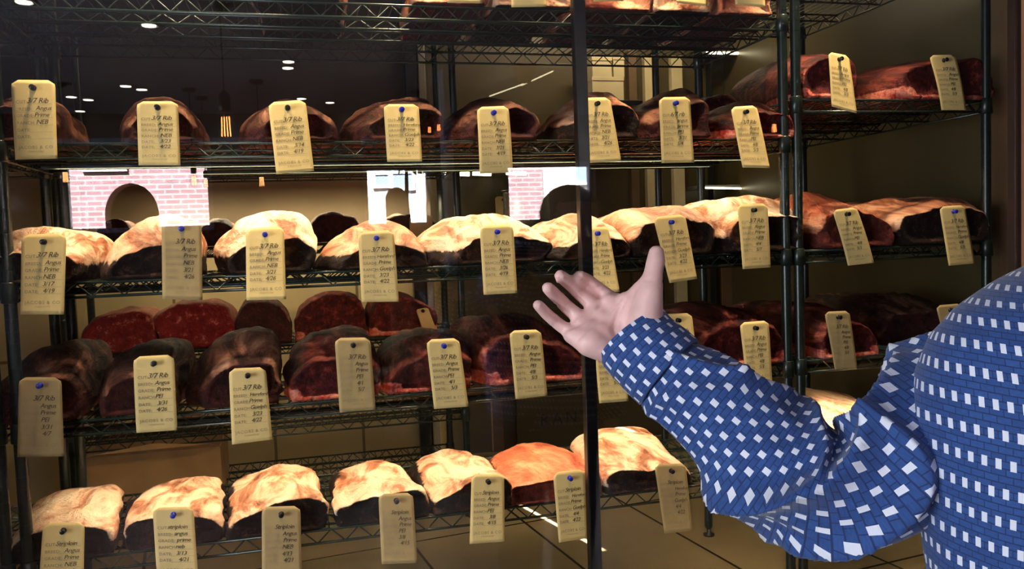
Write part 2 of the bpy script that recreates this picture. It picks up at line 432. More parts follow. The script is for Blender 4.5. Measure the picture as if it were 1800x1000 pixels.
struct(slab('wall_back_upper', (-1.30, 1.615, zt2), (CORN.x, 1.70, ZC), M['shadepanel']))  # upper wall coloured dark to stand for shade
struct(slab('trim_1', (CORN.x, 1.57, ZF), (CORN.x+0.03, 1.70, ZC), M['steel'], 0.003))
struct(slab('trim_2', (CORN.x-0.055, 1.575, ZF), (CORN.x-0.004, 1.618, ZC), M['black'], 0.003))
struct(slab('wall_rear', (CORN.x+0.03, 1.74, ZF), (2.9, 1.80, ZC), M['olive']))
struct(slab('wall_right', (XR, YG-0.02, ZF), (XR+0.05, 2.5, ZC), M['olive']))
# lighter and darker upright panels in the rear wall
def rear_trim(n, x0, x1, y0, y1, m, Y=1.735, dy=0.03):
    a, b = P(x0, y0, Y), P(x1, y1, Y)
    o = struct(slab(f'trim_{n}', (a.x, Y-dy, max(b.z, ZF)), (b.x, Y+0.004, min(a.z, ZC)), m, 0.002))
    return o
rear_trim(3, 1345, 1382, 60, 1000, M['black'], dy=0.05)
rear_trim(4, 1240, 1262, 95, 1000, M['black'], dy=0.05)
rear_trim(5, 1262, 1345, 440, 640, M['brown'])
rear_trim(6, 1100, 1128, 90, 620, M['brown'])
rear_trim(7, 1128, 1158, 100, 600, M['whitebox'])
rear_trim(8, 1175, 1206, 100, 600, M['whitebox'])
rear_trim(9, 860, 884, 640, 790, M['brown'])
# glass and its frame
gx0, gx1 = P(-260, 500, YG).x, P(1786, 300, YG).x
bm = bmesh.new(); box(bm, (gx0, YG-0.004, ZF+0.02), (gx1, YG+0.004, ZC-0.01))
g = struct(obj('window_1', bm, M['glass']))
def upright(n, x_top, x_bot, wpx, m, Y):
    a = P(x_top, 0, Y); b = P(x_bot, 1000, Y)
    x = (a.x+b.x)/2; h = wpx/2.0*(Y-CAM.y)/F/0.97
    return struct(slab(f'trim_{n}', (x-h, Y-0.012, ZF), (x+h, Y+0.012, ZC), m, 0.002))
upright(10, 1018, 1043.5, 22, M['black'], YG+0.018)
upright(11, 1784, 1786, 22, M['black'], YG+0.015)
a = P(1797, 300, YG)
struct(slab('wall_front', (a.x, YG-0.06, 0), (7.0, YG+0.02, 3.0), M['orange']))
a = P(1752, 300, 0.12)
struct(slab('trim_12', (a.x, 0.06, ZF), (XR, 0.14, ZC), M['brown'], 0.002))

# ------------------------------------------------------------------ racks
def truss(bm, a, b, h=0.030, pitch=0.062, r1=0.0032, r2=0.0022):
    a, b = Vector(a), Vector(b)
    dn = Vector((0, 0, -h))
    tube(bm, [a, b], r1, 8); tube(bm, [a+dn, b+dn], r1, 8)
    L = (b-a).length; n = max(2, int(L/pitch))
    pts = []
    for i in range(n):
        p = a+(b-a)*((i+0.0)/n); q = a+(b-a)*((i+0.5)/n)
        pts += [p, q+dn]
    pts.append(b)
    tube(bm, pts, r2, 5)
def shelf(root, x0, x1, y0, y1, z, mt):
    bm = bmesh.new()
    truss(bm, (x0, y0, z), (x1, y0, z)); truss(bm, (x0, y1, z), (x1, y1, z))
    truss(bm, (x0, y0, z), (x0, y1, z)); truss(bm, (x1, y0, z), (x1, y1, z))
    s = obj('shelf', bm, mt, root, True)
    bm = bmesh.new()
    n = int((x1-x0)/0.0245)
    for i in range(1, n):
        x = x0+(x1-x0)*i/n
        tube(bm, [(x, y0, z+0.002), (x, y1, z+0.002)], 0.0016, 4, False)
    k = 3
    for i in range(1, k+1):
        y = y0+(y1-y0)*i/(k+1)
        truss(bm, (x0, y, z-0.004), (x1, y, z-0.004), h=0.022)
    obj('wire_deck', bm, mt, s, True)
    for px, py in ((x0, y0), (x1, y0), (x0, y1), (x1, y1)):
        bm = bmesh.new()
        lathe(bm, [(0.0150, -0.036), (0.0175, -0.034), (0.0160, 0.006), (0.0145, 0.008)], (px, py, z), 14)
        obj('corner_collar', bm, M['rack'], s, True)
    return s
def rack(name, label, x0, x1, y0, y1, zs, ztop, group=None, skip_x=0.0):
    root = empty(name, ((x0+x1)/2, (y0+y1)/2, ZF))
    tag(root, label, 'rack', group)
    for px, py in ((x0, y0), (x1, y0), (x0, y1), (x1, y1)):
        bm = bmesh.new()
        prof = [(0.010, ZF+0.025)]
        z = ZF+0.03
        while z < ztop:
            prof += [(0.0127, z), (0.0127, z+0.0238), (0.0123, z+0.0240), (0.0123, z+0.0252)]
            z += 0.0254
        prof.append((0.010, z))
        lathe(bm, prof, (px, py, 0), 20)
        p = obj('post', bm, M['rack'], root, True); p.data.set_sharp_from_angle(angle=0.6)
        bm = bmesh.new()
        lathe(bm, [(0.018, ZF), (0.018, ZF+0.006), (0.007, ZF+0.010), (0.007, ZF+0.03)], (px, py, 0), 12)
        obj('levelling_foot', bm, M['black'], p, True)
    for z in zs: shelf(root, x0, x1, y0, y1, z, M['wire'])
    settle(root)
    return root
ZS = [1.55+v for v in (0.5346, 0.2265, -0.0643, -0.3573, -0.6530)]
D1 = 0.46
X0, X1, X2, X3 = -0.5825, 1.228, 1.266, 1.860
rack('wire_shelving_rack', 'long dark green wire rack left of the post pair holding most of the tagged meat', X0, X1, 0.0, D1, ZS, 2.5)
ZR = [P(1500, 176, 0).z, ZS[2], ZS[3]+0.003, ZS[4]]
rack('wire_shelving_rack', 'narrow deep dark green wire rack at the right end beside the brown wall', X2, X3, 0.0, 0.86, [ZS[0]+0.20]+ZR, 2.5)
rack('wire_shelving_rack', 'dark wire rack cut off by the left edge of the view', X0-0.04-0.55, X0-0.04, 0.0, D1, ZS, 2.5)
BY0, BY1 = 0.92, 1.27
zA, zB, zC_ = P(250, 621, BY0).z, P(400, 757, BY0).z, P(560, 848, BY0).z
zD = P(400, 434, BY0).z
xb0, xb1 = P(122, 700, BY0).x, P(812, 560, BY0).x
rack('wire_shelving_rack', 'dim wire rack against the tiled wall behind the long rack', xb0, xb1, BY0, BY1, [P(400, 300, BY0).z+0.02, zD, zA, zB, zC_], 2.3)

# LED strips: housings under the shelves
def strip(x0, x1, y, z, label):
    root = empty('strip_light', ((x0+x1)/2, y, z)); tag(root, label, 'light', 'strip lights under the shelves')
    bm = bmesh.new(); box(bm, (x0, y-0.010, z), (x1, y+0.010, z+0.003))
    box(bm, (x0, y-0.010, z-0.006), (x1, y-0.0085, z+0.003)); box(bm, (x0, y+0.0085, z-0.006), (x1, y+0.010, z+0.003))
    obj('housing', bm, M['rack'], root); settle(root)
for yy, wd in ((0.10, 'front'), (0.30, 'rear')):
    strip(X0+0.05, X1-0.05, yy, ZS[1]-0.036, f'slim {wd} lamp under the second shelf of the long rack')
    strip(X0+0.05, X1-0.05, yy, ZS[3]-0.036, f'slim {wd} lamp under the fourth shelf of the long rack')
strip(X2+0.04, X3-0.04, 0.14, ZS[3]-0.036, 'slim lamp under the lower shelf of the right rack')

# lit tubes on the rear wall
def tube_light(pa, pb, Y, label, r=0.006):
    a, b = P(*pa, Y), P(*pb, Y)
    root = empty('led_tube', (a+b)/2); tag(root, label, 'light', 'lit tubes at the back')
    bm = bmesh.new(); tube(bm, [a, b], r, 8); obj('lit_tube', bm, M['led'], root, True)
    bm = bmesh.new(); box(bm, (min(a.x, b.x), Y+0.004, a.z-0.004), (max(a.x, b.x), 1.7395, a.z+0.012)); obj('housing', bm, M['ledhouse'], root)
    settle(root)
tube_light((1242, 93), (1338, 94), 1.60, 'white lit tube high at the back between the racks')
tube_light((1232, 330), (1342, 332), 1.60, 'white lit tube low at the back left of the post pair', 0.004)
tube_light((775, 305), (786, 305), 1.50, 'shortest lit tube left of the hanging tag', 0.008)
tube_light((799, 305), (825, 306), 1.50, 'second lit tube from the left at the back', 0.009)
tube_light((831, 305), (863, 306), 1.50, 'third lit tube from the left, ending behind the tag', 0.008)
tube_light((890, 304), (925, 305), 1.50, 'lit tube just right of the hanging tag', 0.008)

# ------------------------------------------------------------------ meat
def resample(pts, n, it=2):
    pts = [Vector(p) for p in pts]
    for _ in range(it):
        q = [pts[0]]
        for a, b in zip(pts, pts[1:]):
            q += [a*0.75+b*0.25, a*0.25+b*0.75]
        q.append(pts[-1]); pts = q
    d = [0.0]
    for a, b in zip(pts, pts[1:]): d.append(d[-1]+(b-a).length)
    out = []; j = 0
    for i in range(n):
        t = d[-1]*i/(n-1)
        while j < len(d)-2 and d[j+1] < t: j += 1
        f = (t-d[j])/max(1e-9, d[j+1]-d[j])
        out.append(pts[j].lerp(pts[j+1], min(1, max(0, f))))
    return out
NT, NB = 56, 18
def section(top, base):
    """closed loop: over the top left->right, then back along the base right->left"""
    l, r = top[0].copy(), top[-1].copy()
    l.y = min(l.y, base+0.012); r.y = min(r.y, base+0.012)
    tp = resample([Vector((l.x, base+0.002))]+top+[Vector((r.x, base+0.002))], NT)
    bt = [Vector((r.x+(l.x-r.x)*k/(NB+1), base)) for k in range(1, NB+1)]
    return tp+bt
def sm(a, b, x):
    t = min(1, max(0, (x-a)/(b-a))); return t*t*(3-2*t)
def meat(kind, label, group, shelf_z, F_, Yf, B_, Yb, style, seed, face=None, name=None, fat_low=0.25, rib=0.0, amp=1.0, ff=0.0):
    """F_: front (or widest) outline in photo pixels at depth Yf. B_: outline of the far end at depth Yb.
    face=(kx,kz,ax): the cut face is the outline shrunk by kx,kz towards anchor ax and the body swells behind it."""
    rnd = random.Random(seed)
    base = shelf_z+0.0045
    def to(pts, Y):
        out = []
        for p in pts:
            q = P(p[0], p[1], Y); out.append(Vector((q.x, max(q.z, base+0.004))))
        return out
    Ytop = Yf+(0.11 if face else 0.0)
    S1 = section(to(F_, Ytop), base)
    if B_ is None:
        cx = sum(p.x for p in S1)/len(S1)
        dx = rnd.uniform(-0.01, 0.02)
        S2 = [Vector((cx+dx+(p.x-cx)*0.93, base+(p.y-base)*0.90)) for p in S1]
    else:
        S2 = section(to(B_, Yb), base)
    if face:
        kx, kz, ax = face
        xa = min(p.x for p in S1)*(1-ax)+max(p.x for p in S1)*ax
        S0 = [Vector((xa+(p.x-xa)*kx, base+(p.y-base)*kz*0.90)) for p in S1]
    else:
        S0 = S1
    if face:
        mx0 = sum(p.x for p in S0)/len(S0); mz0 = base+(max(p.y for p in S0)-base)*0.4
        for i in range(NT):
            p = S0[i]; nn = noise.noise(Vector((p.x*14+seed*3.1, p.y*14, seed*1.7)))*0.20+noise.noise(Vector((p.x*45+seed, p.y*45, seed*2.3)))*0.10
            p.x = mx0+(p.x-mx0)*(1+nn*0.6); p.y = max(base+0.002, mz0+(p.y-mz0)*(1+nn))
    cx = sum(p.x for p in S0)/len(S0); cz = base+(max(p.y for p in S0)-base)*0.45
    hmax = max(p.y for p in S1)-base
    rings = []      # (list of (x,y,z,fat))
    for k, dy, ft in ((0.02, 0.016, 0), (0.35, 0.015, 0), (0.62, 0.011, 0), (0.80, 0.005, 0.05), (0.90, 0.0, 0.25)):
        rings.append([(cx+(p.x-cx)*k, Yf+dy, cz+(p.y-cz)*k, max(ft, ff) if i < NT else ff) for i, p in enumerate(S0)])
    MV = 30
    for j in range(MV):
        v = j/(MV-1)
        y = Yf+0.004+(Yb-Yf)*v
        if face:
            w_ = sm(-0.12, 0.30, v)-sm(-0.12, 0.30, 0)*(1-v/0.3)
            if v < 0.30: S = [a.lerp(b, w_) for a, b in zip(S0, S1)]
            else: S = [a.lerp(b, sm(0.30, 1.0, v)) for a, b in zip(S1, S2)]
        else:
            S = [a.lerp(b, v) for a, b in zip(S1, S2)]
        k = 1.0-0.03*(1-sm(0, 0.05, v))-0.22*sm(0.88, 1.0, v)**2
        mx_ = sum(p.x for p in S)/len(S)
        sag = 0.0 if face else 0.010*math.sin(math.pi*v)
        ring = []
        for i, p in enumerate(S):
            h = (p.y-base)/max(0.02, hmax)
            ft = sm(fat_low-0.12, fat_low+0.2, h) if i < NT else 0.0
            ft = max(0.0, ft)
            if v < 0.02: ft *= 0.8
            z = base+(p.y-base)*(0.5+0.5*k if k < 1 else 1)+sag*(h if i < NT else 0)
            ring.append((mx_+(p.x-mx_)*k, y, z, ft))
        rings.append(ring)
    last = rings[-1]
    for k in (0.6, 0.25, 0.02):
        rings.append([(cx+(a[0]-cx)*k, Yb+0.012, base+0.03+(a[2]-base-0.03)*k, 0.3) for a in last])
    org = Vector((cx, (Yf+Yb)/2, base))
    off = Vector((rnd.uniform(-50, 50), rnd.uniform(-50, 50), rnd.uniform(-50, 50)))
    vs, fats = [], []
    for ri, ring in enumerate(rings):
        for i, (x, y, z, ft) in enumerate(ring):
            p = Vector((x, y, z))
            d = Vector((x-cx, 0, z-base-0.3*hmax))
            if d.length > 1e-6: d.normalize()
            n1 = noise.noise((p*11)+off); n2 = noise.noise(Vector((p.x*38, p.y*16, p.z*38))+off); n3 = noise.noise(p*95+off)
            q = p + d*amp*(0.012*n1+0.0045*n2+0.0016*n3)
            if rib and i < NT: q += d*rib*math.sin((p.x*0.5+p.y*1.0)*2*math.pi/0.030)
            q.y += 0.004*noise.noise(p*30+off)*(1 if ri < 8 else 0.3)
            q.z = max(q.z, base-0.001) if i < NT else max(base-0.0015, p.z-0.0)
            vs.append(q-org); fats.append(ft)
    nR = NT+NB
    fs = []
    for j in range(len(rings)-1):
        for i in range(nR):
            a, b_ = j*nR+i, j*nR+(i+1) % nR
            fs.append((a, b_, b_+nR, a+nR))
    fs.append(tuple(range(nR))[::-1]); fs.append(tuple((len(rings)-1)*nR+i for i in range(nR)))
    me = bpy.data.meshes.new(kind)
    me.from_pydata([tuple(v) for v in vs], [], fs)
    me.polygons.foreach_set('use_smooth', [True]*len(me.polygons))
    at = me.attributes.new('fat', 'FLOAT', 'POINT')
    at.data.foreach_set('value', fats)
    nr_ = NT+NB; ft2 = []
    for q_ in range(len(vs)):
        i = q_ % nr_; hh = vs[q_].z/max(0.02, hmax)
        side = max(1-sm(0.18, 0.34, i/NT), sm(0.80, 0.92, i/NT)*0.8) if i < NT else 0.6
        ft2.append((1-sm(0.10, 0.34, hh))*side if q_//nr_ > 2 else 0.0)
    a2 = me.attributes.new('foot', 'FLOAT', 'POINT'); a2.data.foreach_set('value', ft2)
    me.update()
    o = link(kind, me, MM[style])
    o.location = org
    tag(o, label, 'meat', group)
    return o
FC = (0.86, 0.66, 0.85)
G3 = 'rib roasts on the third shelf'
zs3 = ZS[2]
rows3 = [
 ([(-15,470),(-8,430),(15,408),(60,397),(110,400),(150,410),(166,430),(164,470),(155,492)], 'cream', (0.90,0.62,0.6), 'pale fat-capped rib roast at the left end of the third shelf'),
 ([(180,482),(176,460),(190,430),(215,405),(250,385),(290,376),(330,383),(352,410),(354,480)], 'tan', (0.84,0.60,1.0), 'orange-tan rib roast second from left on the third shelf, behind the dimly reflecting tag'),
 ([(380,482),(372,442),(385,412),(420,386),(460,374),(500,370),(530,378),(552,400),(557,430),(552,460),(545,480)], 'cream', (0.80,0.62,0.9), 'broad cream arched rib roast third from left on the third shelf'),
 ([(555,478),(560,450),(575,428),(610,400),(650,387),(690,389),(720,402),(742,430),(744,472)], 'tan', (0.84,0.58,0.95), 'narrow tan rib roast fourth from left on the third shelf'),
 ([(728,470),(722,452),(745,415),(785,385),(830,374),(870,374),(900,385),(935,400),(947,415),(940,440),(930,462)], 'cream', (0.76,0.60,1.0), 'large creamy rib roast whose tip points right, left of the black mullion'),
 ([(925,464),(925,446),(950,412),(990,380),(1025,375),(1050,384),(1075,400),(1085,430),(1082,456)], 'cream', (0.78,0.58,1.0), 'white-fat rib roast directly behind the black mullion on the third shelf'),
 ([(1078,455),(1070,430),(1072,390),(1100,370),(1150,359),(1190,356),(1215,366),(1221,385),(1218,430),(1212,449)], 'tan', (0.9,0.80,1.0), 'mottled orange rib roast above the raised thumb'),
 ([(1220,448),(1214,400),(1222,366),(1260,349),(1310,344),(1350,346),(1372,355),(1371,390),(1366,440)], 'cream', (0.84,0.70,1.0), 'bright yellow-white rib roast left of the post pair'),
]
for k, (pts, st, fc, lb) in enumerate(rows3):
    meat('rib_roast', lb, G3, zs3, pts, -0.012, None, 0.40, st, 30+k, face=fc)
meat('rib_roast', 'red-orange rib roast right of the post pair on the third shelf', G3, zs3, [(1392,440),(1385,400),(1388,362),(1400,346),(1450,339),(1490,350),(1515,372),(1522,400),(1517,435)], -0.012, None, 0.5, 'ruddy', 41, face=(0.9,0.75,0.95))
meat('rib_roast', 'greyish brown rib roast at the right end of the third shelf', G3, zs3, [(1530,433),(1514,400),(1525,370),(1560,352),(1620,344),(1680,342),(1698,352),(1702,380),(1698,428)], -0.012, None, 0.5, 'tan', 42, face=(0.9,0.8,0.5))

G5 = 'striploins on the bottom shelf'
zs5 = ZS[4]
row5 = [
 ([(14,975),(14,958),(40,942),(68,930),(110,923),(150,920),(190,925),(203,940),(200,970)], [(50,900),(50,882),(95,862),(136,853),(180,850),(211,851),(222,866),(217,890)], 'cream', 'cream and orange striploin at the left end of the bottom shelf'),
 ([(216,957),(210,928),(235,912),(280,905),(330,905),(385,911),(397,930),(395,945)], [(222,890),(235,876),(268,853),(322,839),(372,835),(390,840),(394,870)], 'cream', 'second striploin from the left on the bottom shelf, behind the brightest tag'),
 ([(398,938),(400,922),(428,905),(470,884),(505,878),(540,876),(577,882),(578,905),(574,925)], [(405,870),(412,842),(440,828),(490,818),(545,814),(555,830),(560,860)], 'cream', 'third striploin from the left on the bottom shelf, topped with smooth yellow fat'),
 ([(590,915),(580,896),(610,888),(650,871),(712,857),(745,858),(756,870),(754,898)], [(578,852),(600,822),(640,810),(670,806),(690,814),(700,830),(716,852)], 'cream', 'fourth striploin from the left on the bottom shelf, dark corner facing front'),
 ([(762,893),(760,884),(790,868),(824,848),(860,840),(886,837),(902,850),(903,878)], [(712,850),(716,816),(742,797),(790,790),(825,794),(842,815),(855,840)], 'cream', 'fifth striploin from the left with a hole in its pale fat'),
 ([(892,880),(890,858),(925,853),(970,845),(1020,832),(1054,824),(1064,840),(1062,862)], [(848,838),(852,806),(880,785),(920,776),(960,778),(978,782),(988,805)], 'ruddy', 'salmon-red striploin on the bottom shelf left of the mullion'),
 ([(1062,862),(1060,840),(1085,826),(1110,828),(1150,822),(1190,815),(1215,830),(1216,850)], [(1000,800),(998,778),(1020,760),(1060,749),(1100,746),(1130,752),(1148,770),(1155,792)], 'cream', 'red and white striploin on the bottom shelf right of the mullion'),
]
for k, (f, b_, st, lb) in enumerate(row5):
    meat('striploin', lb, G5, zs5, f, -0.008, b_, 0.40, st, 60+k, fat_low=0.34)
meat('striploin', 'pale striploin glimpsed above the bent sleeve on the right rack', G5, zs5, [(1425,835),(1420,790),(1480,755),(1560,745),(1620,765),(1625,810)], 0.02, [(1352,705),(1362,684),(1400,677),(1460,683),(1500,697),(1512,712),(1514,740)], 0.55, 'cream', 70, fat_low=0.4)

G4 = 'dark rib roasts on the fourth shelf'
zs4 = ZS[3]
row4 = [
 ([(-25,748),(-15,690),(0,668),(40,632),(90,610),(130,604),(150,618),(165,650),(168,690),(160,738)], 'dark', (0.88,0.70,0.7), 'dark brown rib roast at the left end of the fourth shelf'),
 ([(180,735),(170,700),(185,650),(215,618),(260,603),(300,607),(315,625),(320,680),(318,726)], 'dark', (0.86,0.7,1.0), 'brown rib roast second from left on the fourth shelf'),
 ([(330,722),(326,690),(345,640),(375,605),(420,586),(465,578),(488,596),(497,640),(494,702)], 'dark', (0.84,0.7,1.0), 'tallest dark rib roast third from left on the fourth shelf'),
 ([(500,702),(498,640),(530,600),(580,584),(630,579),(655,598),(662,650),(657,698)], 'red', (0.9,0.75,0.9), 'dark red rib roast fourth from left on the fourth shelf'),
 ([(664,690),(658,650),(680,613),(720,594),(770,584),(805,589),(822,610),(824,684)], 'red', (0.9,0.8,0.6), 'wine-red rib roast fifth from left with orange fat at its foot'),
 ([(830,680),(818,610),(830,570),(880,556),(940,559),(990,588),(1020,620),(1028,665)], 'red', (0.9,0.8,0.6), 'wide wine-red rib roast just left of the mullion on the fourth shelf'),
 ([(1044,660),(1044,600),(1070,568),(1120,550),(1165,545),(1178,560),(1180,645)], 'red', (0.9,0.8,0.6), 'dark red rib roast mostly hidden behind the open hand'),
 ([(1188,652),(1182,575),(1205,545),(1250,534),(1310,539),(1340,560),(1350,600),(1352,638)], 'red', (0.9,0.8,0.7), 'dark red rib roast above the forearm sleeve'),
]
for k, (pts, st, fc, lb) in enumerate(row4):
    meat('rib_roast', lb, G4, zs4, pts, -0.006, None, 0.40, st, 80+k, face=fc)
meat('rib_roast', 'dark red rib roast just right of the post pair on the fourth shelf', G4, zs4, [(1398,640),(1395,560),(1410,536),(1450,533),(1490,550),(1503,580),(1504,628)], -0.006, None, 0.5, 'red', 91, face=(0.9,0.85,0.6))
meat('rib_roast', 'ribbed brown roast on the right rack behind the shoulder', G4, zs4, [(1512,622),(1506,560),(1530,528),(1580,518),(1640,523),(1680,535),(1696,560),(1690,600)], 0.11, None, 0.62, 'dark', 92, face=(0.85,0.8,0.0), rib=0.003)

bm = bmesh.new(); box(bm, (X2+0.30, 0.008, ZS[3]+0.0062), (X3-0.03, 0.74, ZS[3]+0.0078))
tag(obj('shelf_liner', bm, mat('pale_green_plastic_sheet', (0.30, 0.52, 0.38), 0.3, 0, 0.1, 8)), 'pale green plastic sheet under the ribbed roast on the right rack', 'shelf liner')
G2 = 'dim rib roasts on the second shelf'
zs2 = ZS[1]
row2 = [
 ([(-20,250),(-20,195),(10,172),(60,166),(100,180),(115,215),(118,250)], 'dark', 'dim rib roast at the left end of the second shelf'),
 ([(215,250),(212,215),(240,182),(285,170),(322,180),(348,210),(352,250)], 'dark', 'faint rib roast second from left on the second shelf'),
 ([(420,250),(425,220),(450,190),(500,175),(545,182),(582,203),(592,225),(590,250)], 'dark', 'arched rib roast right of the glowing bulb reflection'),
 ([(600,250),(600,220),(640,190),(690,172),(735,170),(760,180),(766,250)], 'dark', 'brown rib roast fourth from left on the second shelf'),
 ([(778,248),(785,215),(820,185),(860,172),(895,175),(922,195),(932,225),(932,248)], 'dark', 'brown rib roast with an arched pale rim on the second shelf'),
 ([(955,247),(962,215),(1000,180),(1035,160),(1060,159),(1085,180),(1094,205),(1096,246)], 'tan', 'pale-topped rib roast behind the mullion on the second shelf'),
 ([(1102,247),(1102,205),(1140,175),(1180,160),(1205,157),(1217,170),(1217,246)], 'dark', 'dark rib roast peaked to the right on the second shelf'),
 ([(1224,246),(1226,215),(1260,190),(1300,180),(1335,180),(1350,195),(1356,245)], 'red', 'red-edged rib roast at the right end of the second shelf'),
]
for k, (pts, st, lb) in enumerate(row2):
    meat('rib_roast', lb, G2, zs2, pts, -0.012, None, 0.38, st, 100+k, face=(0.82,0.72,1.0))
meat('rib_roast', 'dark mound of meat behind the red-edged roast on the second shelf', G2, zs2, [(1224,246),(1222,200),(1240,172),(1275,163),(1300,172),(1310,246)], 0.24, None, 0.44, 'dark', 120)
meat('rib_roast', 'long maroon rib roast lying deep on the upper right shelf', 'roasts on the upper right shelf', ZR[0], [(1412,176),(1404,140),(1416,107),(1455,94),(1490,97),(1505,115),(1508,150),(1503,176)], -0.006, [(1275,178),(1275,160),(1300,136),(1340,120),(1370,118),(1378,178)], 0.62, 'red', 121)
meat('rib_roast', 'bright red-streaked rib roast at the right of the upper right shelf', 'roasts on the upper right shelf', ZR[0], [(1534,176),(1527,140),(1544,120),(1580,108),(1640,97),(1675,100),(1700,130),(1703,176)], -0.006, None, 0.6, 'red', 122, face=(0.92,0.85,0.5))
G1 = 'fatty meat joints on the top shelf'
for k, (a_, b_, lb, st) in enumerate((
  (440, 610, 'meat joint at the left of the top shelf, only its foot in view', 'tan'),
  (724, 858, 'knobbly meat joint left of centre on the top shelf', 'ruddy'),
  (864, 1006, 'meat joint on the top shelf behind the second white tag', 'tan'),
  (1012, 1146, 'meat joint with a dark hole on the top shelf, right of the mullion', 'ruddy'),
  (1152, 1256, 'streaky meat joint second from right on the top shelf', 'tan'),
  (1261, 1362, 'mottled meat joint at the right end of the top shelf', 'ruddy'))):
    c_ = (a_+b_)/2; yb = 12+(c_-700)*0.026; h_ = 85
    meat('meat_joint', lb, G1, ZS[0], [(a_, yb), (a_+2, yb-h_*0.55), (a_+26, yb-h_*0.92), (c_, yb-h_), (b_-26, yb-h_*0.9), (b_-2, yb-h_*0.5), (b_, yb)], -0.008, None, 0.38, st, 140+k, amp=1.5, fat_low=-0.3, ff=0.62)
GB = 'red slabs on the back rack'
for k, (pts, st, lb, yf) in enumerate((
  ([(135,610),(139,585),(170,560),(215,548),(248,546),(268,556),(279,604)], 'fresh', 'raw red slab with round eye of meat at the left of the back rack', 0.93),
  ([(281,604),(262,560),(290,540),(340,530),(380,532),(405,545),(415,598)], 'fresh', 'raw red marbled slab second from left on the back rack', 0.93),
  ([(417,598),(412,550),(440,530),(480,530),(505,545),(514,575),(512,592)], 'dark', 'brown slab third from left on the back rack', 0.93),
  ([(518,592),(514,560),(540,530),(580,518),(620,520),(640,535),(648,586)], 'red', 'reddish brown slab fourth from left on the back rack', 0.93),
  ([(651,586),(648,545),(670,520),(710,518),(745,530),(768,550),(770,578)], 'red', 'dull red slab with a small tan tag at the right of the back rack', 0.93))):
    meat('beef_slab', lb, GB, zA, pts, yf, None, 1.24, st, 160+k, face=None, fat_low=0.45)

for k, (pts, lb) in enumerate((
  ([(162,434),(165,402),(190,386),(222,390),(240,434)], 'dark meat lump on the back rack glimpsed between the two leftmost roasts of the third shelf'),
  ([(350,434),(352,398),(380,384),(410,394),(424,434)], 'dark meat lump on the back rack glimpsed left of the broad cream roast'),
  ([(540,434),(545,396),(560,377),(600,374),(632,386),(642,434)], 'dark maroon lump on the back rack glimpsed right of the broad cream roast'),
  ([(652,434),(656,402),(690,380),(740,377),(775,392),(782,434)], 'dark lump with a small tag on the back rack behind the narrow tan roast'))):
    meat('beef_slab', lb, 'dark lumps on the back rack', zD, pts, 0.93, None, 1.24, 'dark', 180+k, fat_low=0.5)

# ------------------------------------------------------------------ tags
def text_pts(body, size, shear=0.0, x=0.0, y=0.0, align='LEFT', bold=0.0, space=1.0):
    """glyph outlines as flat triangles: list of verts and faces in tag units (metres)"""
    cu = bpy.data.curves.new('t', 'FONT')
    cu.body = body; cu.size = size; cu.shear = shear; cu.align_x = align; cu.offset = bold; cu.space_character = space
    cu.resolution_u = 2
    o = bpy.data.objects.new('t', cu); COL.objects.link(o)
    dg = bpy.context.evaluated_depsgraph_get()
    me = o.evaluated_get(dg).to_mesh()
    vs = [(v.co.x+x, v.co.y+y) for v in me.vertices]
    fs = [tuple(p.vertices) for p in me.polygons]
    o.evaluated_get(dg).to_mesh_clear()
    bpy.data.objects.remove(o); bpy.data.curves.remove(cu)
    return vs, fs
_cache = {}
def glyphs(*a, **k):
    key = (a, tuple(sorted(k.items())))
    if key not in _cache: _cache[key] = text_pts(*a, **k)
    return _cache[key]
LINES = [0.295, 0.385, 0.47, 0.56, 0.65, 0.735]      # fraction down the tag
WORDS = ['CUT:', 'BREED:', 'GRADE:', 'RANCH:', 'DATE:', 'DATE:']
